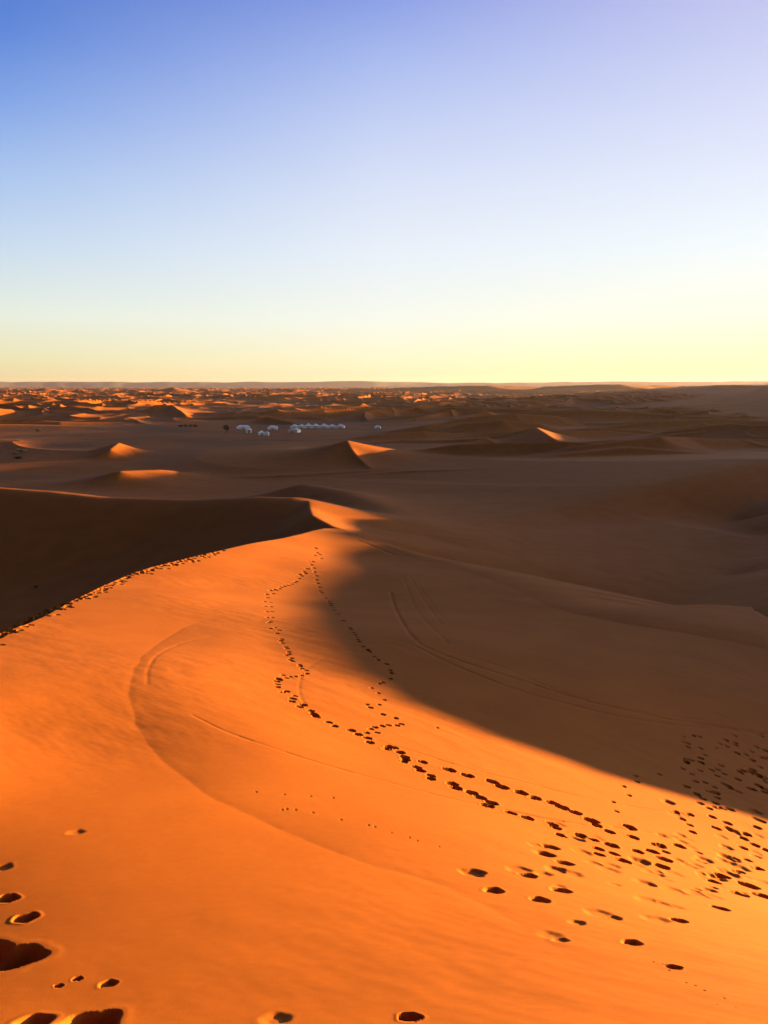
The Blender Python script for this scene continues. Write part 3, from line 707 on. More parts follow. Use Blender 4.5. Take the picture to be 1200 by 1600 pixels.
 (-12.6, 29.53, 0.25, 1.0196887288884482),
 (-12.46, 47.94, 0.27, 1.122674973111146),
 (-13.52, 43.29, 0.28, 0.9140126768978958),
 (-12.79, 45.79, 0.27, 1.1589461710225688),
 (-12.0, 23.64, 0.24, 0.9278681901578492),
 (-12.58, 47.88, 0.27, 0.9633462752104285),
 (-12.59, 47.33, 0.27, 0.8235036583815258),
 (-13.71, 40.08, 0.28, 0.8350623874766845),
 (-11.67, 22.07, 0.23, 1.140575445818871),
 (-32.58, 71.21, 0.65, 1.16335619205507),
 (-12.91, 45.83, 0.27, 1.1677147527495946),
 (-11.56, 50.91, 0.25, 1.0459595656960254),
 (-12.71, 29.87, 0.25, 1.0065438933936457),
 (-33.53, 69.04, 0.67, 1.1423126953535556),
 (-13.35, 35.48, 0.27, 0.7403022635930505),
 (-13.18, 32.72, 0.26, 0.7469949493076561),
 (-13.44, 35.38, 0.27, 1.0843909642124172),
 (-11.93, 24.51, 0.24, 1.1057437414508309),
 (-13.71, 37.87, 0.28, 0.7031626638099358),
 (-12.5, 29.54, 0.25, 0.9993598722244663),
 (-11.72, 23.75, 0.23, 0.8717838121622703),
 (-13.73, 43.16, 0.28, 0.7951742896791039),
 (-11.55, 52.02, 0.26, 1.0822878605427289),
 (-32.27, 72.85, 0.64, 0.7159457174402537),
 (-33.51, 69.9, 0.67, 0.9647782278161339),
 (-11.86, 23.6, 0.24, 0.7858499773384666),
 (-12.54, 28.93, 0.25, 0.9246271832449768),
 (-32.34, 72.7, 0.65, 1.1568108990353632),
 (-13.84, 42.64, 0.28, 0.9423082525748452),
 (-32.43, 69.64, 0.65, 0.7559989948186407),
 (-13.97, 41.59, 0.29, 1.1596604726995037),
 (-12.79, 32.88, 0.26, 0.9444466378426215),
 (-11.62, 51.42, 0.26, 0.9727394741007223),
 (-13.73, 38.63, 0.28, 1.0055341653865846),
 (-33.61, 68.0, 0.67, 0.8919658760797934),
 (-33.76, 69.12, 0.67, 0.859880702271538),
 (-13.81, 39.84, 0.28, 0.9343932565857905),
 (-13.86, 41.8, 0.28, 0.8506321854429928),
 (-32.46, 70.26, 0.65, 0.7181923834106222),
 (-13.79, 41.71, 0.28, 0.7274965196045262),
 (-12.33, 48.65, 0.26, 0.7169746336746998),
 (-12.87, 32.82, 0.26, 0.8284297658494953),
 (-13.32, 45.25, 0.28, 0.7257695939592395),
 (-13.53, 43.56, 0.28, 0.90950123221001),
 (-31.55, 73.22, 0.63, 0.9882724740618023),
 (-12.89, 30.25, 0.26, 0.7644331318816359),
 (-12.8, 32.04, 0.26, 1.0591682267685816),
 (-12.07, 50.36, 0.26, 0.9223156896591769),
 (-31.88, 73.44, 0.64, 1.0832760348190764),
 (-33.74, 67.9, 0.67, 1.0116560277197484),
 (-13.46, 34.97, 0.27, 1.0357757877851457),
 (-12.89, 46.68, 0.27, 0.7194081101734554),
 (-13.81, 42.25, 0.28, 1.1893394588175443),
 (-11.48, 21.67, 0.23, 0.9033882300191522),
 (-12.74, 32.63, 0.26, 0.714377531071015),
 (-33.89, 67.78, 0.67, 0.9038225157902992),
 (-13.08, 45.97, 0.27, 1.1606864189690207),
 (-12.8, 45.94, 0.27, 1.1389218429940533),
 (-13.93, 40.49, 0.28, 1.0581876006137307),
 (-11.85, 49.44, 0.26, 0.7855187955643477),
 (-11.84, 22.5, 0.24, 0.8935336043764461),
 (-11.7, 22.54, 0.23, 1.005274088596404),
 (-30.92, 74.79, 0.62, 0.9870510820422767),
 (-11.93, 23.42, 0.24, 1.130216564241634),
 (-32.86, 71.39, 0.65, 0.8947812417053855),
 (-13.26, 45.18, 0.28, 0.9607619599637318),
 (-13.12, 32.23, 0.26, 1.1255949500074323),
 (-13.36, 34.71, 0.27, 0.8427887299837962),
 (-32.0, 73.06, 0.64, 0.9203773583715408),
 (-13.07, 34.04, 0.26, 1.0246169527227675),
 (-12.65, 47.84, 0.27, 1.0328371409589034),
 (-13.66, 42.18, 0.28, 1.154073562442031),
 (-12.63, 29.58, 0.25, 0.8672969760801097),
 (-32.28, 72.48, 0.64, 1.0104802871553196),
 (-31.55, 73.26, 0.63, 0.8101120532791006),
 (-13.68, 38.8, 0.28, 0.9991930025666649)]
GROOVES = [([(-0.13, 14.65),
 (0.51, 14.33),
 (1.61, 13.81),
 (2.69, 13.63),
 (3.63, 13.46),
 (4.94, 13.68),
 (5.81, 13.98)], 0.033, 0.013),
 ([(-3.87, 14.59),
 (-3.05, 13.76),
 (-2.1, 13.1),
 (-1.12, 12.57),
 (0.0, 12.11),
 (1.06, 11.79),
 (2.02, 11.74)], 0.033, 0.01),
 ([(2.02, 11.74),
 (2.65, 11.71),
 (3.31, 11.8)], 0.039, 0.024),
 ([(3.94, 12.07),
 (4.82, 12.33),
 (5.44, 12.46)], 0.052, 0.03),
 ([(-5.43, 16.72),
 (-5.95, 18.49),
 (-6.44, 21.1),
 (-6.4, 23.73),
 (-5.75, 25.49),
 (-4.6, 26.51),
 (-3.73, 26.9)], 0.058, 0.008),
 ([(-2.25, 19.74),
 (-2.14, 18.3),
 (-1.98, 17.26),
 (-1.78, 16.53)], 0.052, 0.008),
 ([(-2.2, 20.99),
 (-2.07, 21.92),
 (-1.83, 22.8)], 0.065, 0.007),
 ([(0.38, 44.09),
 (0.73, 33.98),
 (1.17, 27.03),
 (2.15, 24.68),
 (3.81, 22.92),
 (5.72, 21.64),
 (7.59, 21.47),
 (9.64, 21.76),
 (12.6, 22.52)], 0.098, 0.036),
 ([(1.12, 25.76),
 (2.07, 23.72),
 (3.78, 21.52),
 (5.5, 20.81),
 (7.36, 20.81),
 (10.68, 21.89)], 0.085, 0.027),
 ([(2.21, 25.42),
 (3.8, 24.16),
 (4.92, 22.44),
 (6.62, 21.46),
 (9.78, 22.11)], 0.078, 0.018),
 ([(1.74, 50.73),
 (2.1, 44.46),
 (2.43, 37.46),
 (2.54, 32.64)], 0.091, 0.021),
 ([(2.21, 46.8),
 (2.58, 39.87),
 (2.9, 33.54)], 0.078, 0.017),
 ([(1.3, 50.55),
 (1.49, 43.16),
 (1.79, 34.51),
 (2.35, 27.0)], 0.078, 0.017),
 ([(-2.32, 68.17),
 (-1.14, 66.71),
 (1.08, 63.08)], 0.163, 0.042)]
SAND_STEP = [(-6.91, 29.6),
 (-7.28, 26.23),
 (-6.93, 21.8),
 (-6.14, 17.91),
 (-5.52, 15.78),
 (-4.86, 14.09),
 (-4.13, 12.7),
 (-3.32, 11.41),
 (-2.42, 10.32),
 (-1.77, 9.77),
 (-1.27, 9.32),
 (-0.64, 8.74),
 (0.0, 8.23),
 (0.72, 7.78),
 (1.25, 6.74),
 (1.6, 5.71),
 (1.86, 4.93)]
SITES = [('pavilion', -100.8, 552.16, -31.64, 9.2, 2.76),
 ('awning', -87.43, 498.91, -31.06, 3.33, 3.33),
 ('porch', -74.02, 473.78, -31.07, 6.71, 3.16),
 ('small', -78.94, 546.61, -31.77, 6.83, 2.96),
 ('cream', -58.23, 500.86, -30.98, 6.68, 3.13),
 ('lone', -4.6, 554.49, -31.54, 4.16, 2.31),
 ('row', -65.53, 564.09, -31.86, 6.11, 3.06),
 ('row', -60.32, 563.52, -31.82, 5.64, 3.29),
 ('row', -55.26, 564.43, -31.87, 6.11, 3.76),
 ('row', -50.2, 565.48, -31.93, 5.89, 3.53),
 ('row', -44.05, 564.73, -31.89, 6.59, 3.53),
 ('row', -38.02, 565.77, -31.95, 5.66, 3.06),
 ('row', -31.93, 565.91, -31.96, 6.13, 3.3),
 ('bush', -145.85, 554.58, -30.86, 3.7, 1.85),
 ('bush', -142.71, 554.9, -30.88, 3.24, 2.31),
 ('bush', -139.81, 556.19, -30.95, 3.71, 1.95),
 ('bush', -136.49, 557.71, -31.03, 4.18, 2.09),
 ('bush', -158.82, 336.37, -29.89, 4.77, 1.68),
 ('bush', -160.93, 333.11, -30.16, 2.5, 1.39),
 ('bush', -147.08, 307.82, -29.93, 3.08, 1.28),
 ('bush', -227.28, 506.84, -31.14, 3.8, 2.11),
 ('tree', -102.59, 502.12, -31.26, 5.02, 5.02),
 ('bush', -37.57, 80.4, -21.73, 0.47, 0.27)]
# ---------------------------------------------------------------- terrain
def _hash(ix, iy, seed):
    h = (ix.astype(np.uint32) * np.uint32(374761393) + iy.astype(np.uint32) * np.uint32(668265263)
         + np.uint32(seed * 362437 + 7919))
    h = (h ^ (h >> np.uint32(13))) * np.uint32(1274126177)
    h = h ^ (h >> np.uint32(16))
    return h.astype(np.float64) / 4294967295.0

def noise(x, y, seed=0):
    """gradient noise, about -1..1"""
    xi = np.floor(x); yi = np.floor(y); fx = x - xi; fy = y - yi
    xi = xi.astype(np.int64); yi = yi.astype(np.int64)
    u = fx * fx * fx * (fx * (fx * 6 - 15) + 10); v = fy * fy * fy * (fy * (fy * 6 - 15) + 10)
    def g(dx, dy):
        a = _hash(xi + dx, yi + dy, seed) * 2 * math.pi
        return np.cos(a) * (fx - dx) + np.sin(a) * (fy - dy)
    a = g(0, 0); b = g(1, 0); c = g(0, 1); d = g(1, 1)
    return ((a + (b - a) * u) * (1 - v) + (c + (d - c) * u) * v) * 1.5

def smax(a, b, k):
    h = np.clip(0.5 + 0.5 * (a - b) / k, 0, 1)
    return b + (a - b) * h + k * h * (1 - h)

def sstep(a, b, x):
    t = np.clip((x - a) / (b - a), 0, 1); return t * t * (3 - 2 * t)

def ridge(X, Y, z, pts, sl, sr, rnd, H=14.0, k=2.0):
    """dune ridge: crest through pts; slope sl on the left of its run, sr on the right; merged into z"""
    p = np.array(pts, float)
    pad = 3.2 * H / min(sl, sr)
    m = (X > p[:, 0].min() - pad) & (X < p[:, 0].max() + pad) & (Y > p[:, 1].min() - pad) & (Y < p[:, 1].max() + pad)
    if not m.any(): return z
    x = X[m]; y = Y[m]; best = np.full(x.shape, -1e9)
    for i in range(len(p) - 1):
        ax, ay, az = p[i]; bx, by, bz = p[i + 1]
        dx = bx - ax; dy = by - ay; L = math.hypot(dx, dy) + 1e-9
        t = np.clip(((x - ax) * dx + (y - ay) * dy) / L / L, 0, 1)
        qx = x - ax - t * dx; qy = y - ay - t * dy
        d = np.sqrt(qx * qx + qy * qy) + 1e-6
        s = (dy * qx - dx * qy) / L / d                      # +1 right, -1 left
        slope = sl + (sr - sl) * (0.5 + 0.5 * s)
        dd = np.sqrt(d * d + rnd * rnd) - rnd
        h = az + (bz - az) * t - H * (1 - np.exp(-slope * dd / H)) * (1 + 0.0)
        h = h - np.maximum(dd - 2 * H / slope, 0) * 0.1
        best = np.maximum(best, h)
    z = z.copy(); z[m] = smax(best, z[m], k)
    return z

def tps_fit(P):
    P = np.array(P, float); n = len(P)
    d = np.hypot(P[:, None, 0] - P[None, :, 0], P[:, None, 1] - P[None, :, 1])
    K = np.where(d > 0, d * d * np.log(d + 1e-12), 0) + np.eye(n) * TPS_SMOOTH * (10 + P[:, 0] ** 2 + P[:, 1] ** 2) ** 0.5
    Q = np.c_[np.ones(n), P[:, :2]]
    A = np.zeros((n + 3, n + 3)); A[:n, :n] = K; A[:n, n:] = Q; A[n:, :n] = Q.T
    w = np.linalg.solve(A, np.r_[P[:, 2], 0, 0, 0])
    return P, w

def tps_eval(fit, x, y):
    P, w = fit; n = len(P)
    z = w[n] + w[n + 1] * x + w[n + 2] * y
    for i in range(n):
        d2 = (x - P[i, 0]) ** 2 + (y - P[i, 1]) ** 2 + 1e-9
        z += (0.5 * w[i]) * d2 * np.log(d2)
    return z

TPS_SMOOTH = 0.15
def densify(pts, step):
    out = []
    p = np.array(pts, float)
    # Catmull-Rom through the points
    q = np.vstack([2 * p[0] - p[1], p, 2 * p[-1] - p[-2]])
    for i in range(len(p) - 1):
        a, b, c, d = q[i], q[i + 1], q[i + 2], q[i + 3]
        n = max(2, int(np.linalg.norm(c[:2] - b[:2]) / step))
        for t in np.arange(n) / n:
            out.append(0.5 * (2 * b + (c - a) * t + (2 * a - 5 * b + 4 * c - d) * t * t + (3 * b - a - 3 * c + d) * t ** 3))
    out.append(p[-1])
    return np.array(out)

FIT = tps_fit(BOWL)
RIM = densify([r[:3] for r in BOWL_RIM], 2.0)      # x, y, lee slope
RIMZ = tps_eval(FIT, RIM[:, 0].copy(), RIM[:, 1].copy())

def bowl(x, y):
    """near dune: a hollow slope inside its rim, a slip face outside"""
    inside = np.zeros(x.shape, bool); best = np.full(x.shape, 1e18)
    zc = np.zeros(x.shape); sl = np.zeros(x.shape)
    n = len(RIM)
    for i in range(n):
        ax, ay, sa = RIM[i]; bx, by, sb = RIM[(i + 1) % n]
        za = RIMZ[i]; zb = RIMZ[(i + 1) % n]
        dx = bx - ax; dy = by - ay
        t = np.clip(((x - ax) * dx + (y - ay) * dy) / (dx * dx + dy * dy + 1e-12), 0, 1)
        d2 = (x - ax - t * dx) ** 2 + (y - ay - t * dy) ** 2
        m = d2 < best
        best[m] = d2[m]; zc[m] = (za + (zb - za) * t)[m]; sl[m] = (sa + (sb - sa) * t)[m]
        if ay != by:
            c = (ay > y) != (by > y)
            inside ^= c & (x < dx * (y - ay) / (by - ay) + ax)
    s = np.sqrt(best)
    rn = 5.0 * (1 - sstep(.28, .45, sl)); s = np.sqrt(s * s + rn * rn) - rn
    zi = tps_eval(FIT, x, y)
    return np.where(inside, zi, zc - sl * s)

def dune_field(x, y):
    """the open dune field round the near dune"""
    r = np.hypot(x, y)
    wx = x + 40 * noise(x / 160, y / 160, 5); wy = y + 40 * noise(x / 160, y / 160, 6)
    base = -31.5 + 1.3 * noise(x / 260, y / 260, 1) + 0.5 * noise(x / 60, y / 60, 2) - 2.5 * sstep(700, 2500, r)
    camp = 1 - sstep(90, 210, np.hypot((x + 55) / 1.5, y - 520))
    far = sstep(500, 900, r)
    fade = sstep(250 - 70 * sstep(0, 80, x), 420 - 130 * sstep(0, 80, x), r) * (1 - 0.93 * camp)
    # transverse dunes with sharp crests, patchy
    n1 = 1 - np.abs(noise(wx / 84, wy / 92, 11)) * 1.9
    sx = wx - 9 * np.maximum(n1, 0) ** 1.5
    n1 = 1 - np.abs(noise(sx / 84, wy / 92, 11)) * 1.9
    n2 = 1 - np.abs(noise(wx / 44 + 9, wy / 50, 12)) * 2.0
    sx = wx - 4 * np.maximum(n2, 0) ** 1.5
    n2 = 1 - np.abs(noise(sx / 44 + 9, wy / 50, 12)) * 2.0
    patch = sstep(-0.55, 0.45, noise(x / 420, y / 420, 13) + 0.25 - 0.35 * sstep(0, 600, x * 700 / (r + 1)))
    h1 = np.maximum(n1, 0) ** 1.7 * 8.2; h2 = np.maximum(n2, 0) ** 1.5 * 3.0
    side = sstep(-20, 70, x) * (1 - far)
    amp = 0.38 + 0.62 * far + 0.55 * side
    z = base + fade * amp * (h1 * (0.25 + 0.75 * patch) + h2 * (0.35 + 0.65 * patch))
    big = sstep(1100, 2600, r)
    n3 = 1 - np.abs(noise(wx / 330, wy / 420, 14)) * 1.7
    z += big * np.maximum(n3, 0) ** 2 * 10 * sstep(-0.5, 0.4, noise(x / 1500, y / 1500, 15))
    z += far * 3.5 * noise(x / 230, y / 280, 16)
    z -= 22.0 * sstep(2600, 9000, r)
    for pts, sl, sr, rnd, H, k in RIDGES:
        z = ridge(x, y, z, pts, sl, sr, rnd, H, k)
    return z

def height(x, y):
    z = dune_field(x, y)
    m = (x > -75) & (x < 130) & (y > -80) & (y < 200)
    if m.any():
        b = bowl(x[m], y[m])
        z[m] = smax(b, z[m], 0.6)
    # soft unevenness everywhere
    z = z + sstep(350, 900, np.hypot(x, y)) * (1.2 * noise(x / 60, y / 60, 23) + 0.5 * noise(x / 22, y / 22, 24)) * sstep(120, 240, np.hypot((x + 55) / 1.5, y - 520))
    z = z + 0.018 * noise(x / 3.1, y / 4.3, 21) + 0.04 * noise(x / 9.0 + 3, y / 12.0, 22)
    return z
# ---------------------------------------------------------------- ground sheet
DETAIL = 1.0
def mesh_obj(name, verts, faces, mat=None, parent=None, smooth=True):
    me = bpy.data.meshes.new(name)
    me.from_pydata([tuple(v) for v in verts], [], [tuple(f) for f in faces])
    if smooth: me.polygons.foreach_set('use_smooth', [True] * len(me.polygons))
    if mat: me.materials.append(mat)
    o = bpy.data.objects.new(name, me); scene.collection.objects.link(o)
    if parent: o.parent = parent
    return o

def nodes(name):
    m = bpy.data.materials.new(name); m.use_nodes = True
    return m, m.node_tree.nodes, m.node_tree.links, m.node_tree.nodes['Principled BSDF']

# rings round the viewpoint, finer where the ground is close
def rings():
    r = [0.02]; segs = [(1.0, .08), (3.0, .02), (5.0, .004), (110.0, .0022), (600.0, .0028), (2500.0, .0032), (16000.0, .0065)]
    for lim, q in segs:
        q = q / DETAIL
        while r[-1] < lim: r.append(r[-1] * (1 + q) if lim > 1 else r[-1] + 0.1)
    return np.array(r)
def bearings():
    a = list(np.linspace(-32, 32, int(1250 * DETAIL)))
    b = 32; step = .08
    right = []
    while b < 179.5: b += step; step = min(step * 1.02, 1.2 if b > 95 else .25); right.append(min(b, 180))
    left = []; b = 32; step = .08
    while b < 179: b += step; step = min(step * 1.03, 1.2); left.append(min(b, 179.8))
    return np.radians(np.array([-v for v in left[::-1]] + a + right))
RR = rings(); TH = bearings()
nr, nt = len(RR), len(TH)
GX = RR[:, None] * np.sin(TH)[None, :]; GY = RR[:, None] * np.cos(TH)[None, :]
GZ = np.empty_like(GX)
for i in range(0, nr, 200):
    s = slice(i, i + 200); GZ[s] = height(GX[s].ravel(), GY[s].ravel()).reshape(GX[s].shape)

def window(x, y, pad):
    r = math.hypot(x, y); th = math.atan2(x, y)
    i0 = np.searchsorted(RR, r - pad); i1 = np.searchsorted(RR, r + pad) + 1
    dt = math.asin(min(.99, pad / max(r, pad * 1.02)))
    j0 = np.searchsorted(TH, th - dt); j1 = np.searchsorted(TH, th + dt) + 1
    return slice(i0, i1), slice(j0, j1)

# footprints: rounded holes pressed into the sand with a raised lip
DZ = np.zeros_like(GZ)
rng = random.Random(7)
for x, y, w, dep in FOOTPRINTS:
    rad = w * 0.5
    W = window(x, y, rad * 2.6); X = GX[W] - x; Y = GY[W] - y
    if X.size == 0: continue
    a = rng.uniform(-.6, .6); ca, sa = math.cos(a), math.sin(a); st = rng.uniform(.82, 1.0)
    u = (X * ca + Y * sa) / rad; v = (-X * sa + Y * ca) / (rad * st)
    wob = 1 + .05 * np.sin(3 * np.arctan2(v, u) + rng.uniform(0, 6)) + .05 * np.sin(5 * np.arctan2(v, u) + rng.uniform(0, 6))
    q = np.sqrt(u * u + v * v) / wob
    depth = dep * (0.34 * rad * 2) * (1.5 if dep >= .95 else .45 + .55 * dep)
    e0 = (.93 if dep >= .95 else .86) - .45 * (1 - min(1, dep)) * 2.0
    if rad > .14: e0 = .45; q = q * (1 + .06 * noise(X / .12 + x, Y / .12, 61) + .015 * noise(X / .035, Y / .035 + y, 62))
    soft = 1 - sstep(e0, 1.08, q)
    hole = -depth * soft
    lip = depth * (.04 if rad < .14 else .01) * np.exp(-((q - 1.22) / .2) ** 2)
    DZ[W] = np.where(hole < -0.02 * depth, np.minimum(DZ[W], hole), DZ[W] + lip)
def groove(line, w, d, fn):
    p = densify(line, max(w * 2, .3))
    acc = {}
    for i in range(len(p) - 1):
        cx, cy = (p[i] + p[i + 1]) / 2; L = math.hypot(*(p[i + 1] - p[i]))
        W = window(cx, cy, L / 2 + 3.5 * w)
        X = GX[W] - p[i][0]; Y = GY[W] - p[i][1]
        if X.size == 0: continue
        dx, dy = p[i + 1] - p[i]
        t = np.clip((X * dx + Y * dy) / (L * L + 1e-9), 0, 1)
        dd = np.hypot(X - t * dx, Y - t * dy)
        fn(W, dd, i)
DG = np.zeros_like(GZ)
for line, w, d in GROOVES:
    gr = np.random.RandomState(int(w * 1000)).rand(4000)
    def fn(W, dd, i):
        k = d * (.35 + .65 * gr[i % 4000])
        DG[W] = np.minimum(DG[W], -k * np.exp(-(dd / w) ** 2))
    groove(line, w, d, fn)
# low step where newer sand has slid over the old surface
st = densify(SAND_STEP, .5)
xs, ys = GX, GY
m = (GY > 3) & (GY < 75) & (np.abs(GX) < 25)
x = GX[m]; y = GY[m]; best = np.full(x.shape, 1e9); sg = np.zeros(x.shape); tt = np.zeros(x.shape)
for i in range(0, len(st) - 1):
    dx, dy = st[i + 1] - st[i]; L = math.hypot(dx, dy) + 1e-9
    t = np.clip(((x - st[i][0]) * dx + (y - st[i][1]) * dy) / L / L, 0, 1)
    ex = x - st[i][0] - t * dx; ey = y - st[i][1] - t * dy; d2 = ex * ex + ey * ey
    k = d2 < best; best[k] = d2[k]; sg[k] = (dx * ey - dy * ex)[k]; tt[k] = (i + t[k]) / len(st)
s_ = np.sqrt(best) * np.sign(sg)             # positive inside the hollow
s_ = s_ + .04 * noise(x / .9, y / .9, 31) + .012 * noise(x / .25, y / .25, 32)
wgt = sstep(0, .12, tt) * (1 - sstep(.85, .99, tt))
sp_ = np.maximum(s_, 0)
dz = .062 * (1 - np.exp(-sp_ / 1.1)) * (1 - sstep(1.4, 4.0, sp_)) - .002 * np.exp(-(s_ / .10) ** 2)
DG[m] += dz * wgt
near = (RR > 1.5) & (RR < 90)
X = GX[near]; Y = GY[near]; u = X * .75 - Y * .66; v = Y * .75 + X * .66
fl = sstep(-.6, .5, noise(X / 7, Y / 7, 53))
GZ[near] += (.008 * noise(u / 1.2 + .4 * noise(u, v, 55), v / .5 + .4 * noise(u / 2, v / 2, 54), 51) * fl + .002 * noise(u / .35, v / .14, 52) * fl) * (1 - sstep(40, 90, np.hypot(X, Y)))
GZ += DZ + DG

me = bpy.data.meshes.new('ground')
nv = nr * nt
co = np.empty((nv, 3), np.float32); co[:, 0] = GX.ravel(); co[:, 1] = GY.ravel(); co[:, 2] = GZ.ravel()
ii, jj = np.meshgrid(np.arange(nr - 1), np.arange(nt - 1), indexing='ij')
a = (ii * nt + jj).ravel()
quads = np.stack([a, a + 1, a + nt + 1, a + nt], 1).astype(np.int32)[:, ::-1]
# close the seam behind the viewer
k = np.arange(nr - 1); q2 = np.stack([k * nt + nt - 1, k * nt, (k + 1) * nt, (k + 1) * nt + nt - 1], 1).astype(np.int32)[:, ::-1]
quads = np.vstack([quads, q2])
me.vertices.add(nv); me.vertices.foreach_set('co', co.ravel())
me.loops.add(quads.size); me.loops.foreach_set('vertex_index', quads.ravel())
me.polygons.add(len(quads)); me.polygons.foreach_set('loop_start', np.arange(len(quads), dtype=np.int32) * 4)
me.polygons.foreach_set('use_smooth', np.ones(len(quads), bool))
me.update(calc_edges=True)
ground = bpy.data.objects.new('ground', me); scene.collection.objects.link(ground)
ground['kind'] = 'structure'
print('ground verts', nv)

m, N, L_, bs = nodes('sand')
geo = N.new('ShaderNodeNewGeometry')
def tex_noise(scale, detail=4, vec=None):
    t = N.new('ShaderNodeTexNoise'); t.inputs['Scale'].default_value = scale; t.inputs['Detail'].default_value = detail
    L_.new(vec or geo.outputs['Position'], t.inputs['Vector']); return t
def ramp(inp, stops):
    r = N.new('ShaderNodeValToRGB'); L_.new(inp, r.inputs[0])
    while len(r.color_ramp.elements) < len(stops): r.color_ramp.elements.new(.5)
    for e, (p, c) in zip(r.color_ramp.elements, stops): e.position = p; e.color = (*c, 1)
    return r
n1 = tex_noise(.35, 6); n2 = tex_noise(9, 5)
c1 = ramp(n1.outputs[0], [(.3, (.27, .077, .007)), (.7, (.325, .097, .010))])
# grain
mixg = N.new('ShaderNodeMixRGB'); mixg.blend_type = 'MULTIPLY'; mixg.inputs[0].default_value = .35
g1 = ramp(n2.outputs[0], [(.35, (.82, .80, .78)), (.65, (1, 1, 1))])
L_.new(c1.outputs[0], mixg.inputs[1]); L_.new(g1.outputs[0], mixg.inputs[2])
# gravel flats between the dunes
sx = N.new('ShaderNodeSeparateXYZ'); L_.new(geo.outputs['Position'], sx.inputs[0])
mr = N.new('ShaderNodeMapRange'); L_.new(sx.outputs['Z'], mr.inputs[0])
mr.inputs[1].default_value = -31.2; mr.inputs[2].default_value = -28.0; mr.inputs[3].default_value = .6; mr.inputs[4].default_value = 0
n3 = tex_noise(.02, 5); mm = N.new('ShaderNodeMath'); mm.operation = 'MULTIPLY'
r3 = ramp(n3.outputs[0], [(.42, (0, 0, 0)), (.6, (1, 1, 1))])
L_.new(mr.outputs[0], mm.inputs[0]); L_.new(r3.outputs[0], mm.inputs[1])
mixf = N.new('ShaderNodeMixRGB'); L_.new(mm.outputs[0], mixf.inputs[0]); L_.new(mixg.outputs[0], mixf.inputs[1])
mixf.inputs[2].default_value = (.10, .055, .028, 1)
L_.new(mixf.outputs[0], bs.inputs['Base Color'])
bs.inputs['Roughness'].default_value = .95; bs.inputs['Specular IOR Level'].default_value = .1
# fine ripples and grain
mp = N.new('ShaderNodeMapping'); mp.inputs['Rotation'].default_value = (0, 0, R(-40)); mp.inputs['Scale'].default_value = (1.0, 2.2, 1.0)
L_.new(geo.outputs['Position'], mp.inputs[0])
rp = tex_noise(1.3, 3, mp.outputs[0]); gn = tex_noise(60, 3)
b1 = N.new('ShaderNodeBump'); b1.inputs['Strength'].default_value = .5; b1.inputs['Distance'].default_value = .012; L_.new(rp.outputs[0], b1.inputs['Height'])
b2 = N.new('ShaderNodeBump'); b2.inputs['Strength'].default_value = .35; b2.inputs['Distance'].default_value = .002; L_.new(gn.outputs[0], b2.inputs['Height'])
L_.new(b1.outputs[0], b2.inputs['Normal']); L_.new(b2.outputs[0], bs.inputs['Normal'])
me.materials.append(m)

# ---------------------------------------------------------------- far hills
def ground_z(x, y): return float(height(np.array([float(x)]), np.array([float(y)]))[0])
hm, N, L_, bs = nodes('hill_rock'); bs.inputs['Base Color'].default_value = (.06, .05, .055, 1); bs.inputs['Roughness'].default_value = .95
tn = N.new('ShaderNodeTexNoise'); tn.inputs['Scale'].default_value = .004; g_ = N.new('ShaderNodeNewGeometry'); L_.new(g_.outputs['Position'], tn.inputs['Vector'])
cr = N.new('ShaderNodeValToRGB'); L_.new(tn.outputs[0], cr.inputs[0]); cr.color_ramp.elements[0].color = (.05, .042, .046, 1); cr.color_ramp.elements[1].color = (.08, .062, .060, 1)
L_.new(cr.outputs[0], bs.inputs['Base Color'])
na, nd = 900, 24
A_ = np.radians(np.linspace(-75, 75, na)); D_ = np.linspace(0, 1, nd)
AA, DD = np.meshgrid(A_, D_, indexing='ij')
rad = 12500 + 2800 * DD + 500 * noise(AA * 9, AA * 0, 41)
HX = rad * np.sin(AA); HY = rad * np.cos(AA)
deg = np.degrees(AA)
prof = 62 + 26 * noise(deg / 9, deg * 0 + .5, 42) + 14 * noise(deg / 3, deg * 0 + .5, 43) + 3 * noise(deg / .9, deg * 0 + .5, 44)
prof = np.minimum(prof, 84 + 4 * noise(deg / 2, deg * 0, 45))
up = sstep(0, .30, DD + .02 * noise(deg, DD * 3, 46)) * (1 - .35 * sstep(.75, 1, DD)) 
HZ = -62 + (prof + 36 + 12 * noise(HX / 700, HY / 700, 47) * DD) * up
ht = []
for i in range(na - 1):
    for j in range(nd - 1):
        a = i * nd + j; ht.append((a, a + 1, a + nd + 1, a + nd)[::-1])
hills = mesh_obj('hills', np.stack([HX.ravel(), HY.ravel(), HZ.ravel()], 1), ht, hm); hills['kind'] = 'structure'

# ---------------------------------------------------------------- desert camp
def plain(name, col, rough=.8, var=.12, scale=3):
    m, N, L_, bs = nodes(name); bs.inputs['Roughness'].default_value = rough
    t = N.new('ShaderNodeTexNoise'); t.inputs['Scale'].default_value = scale; t.inputs['Detail'].default_value = 4
    c = N.new('ShaderNodeTexCoord'); L_.new(c.outputs['Object'], t.inputs['Vector'])
    r = N.new('ShaderNodeValToRGB'); L_.new(t.outputs[0], r.inputs[0])
    r.color_ramp.elements[0].position = .3; r.color_ramp.elements[1].position = .7
    r.color_ramp.elements[0].color = (*[v * (1 - var) for v in col], 1); r.color_ramp.elements[1].color = (*[min(1, v * (1 + var)) for v in col], 1)
    L_.new(r.outputs[0], bs.inputs['Base Color']); return m
M_white = plain('white_canvas', (.95, .88, .76)); M_cream = plain('cream_canvas', (.74, .64, .45)); M_dark = plain('dark_interior', (.05, .035, .025))
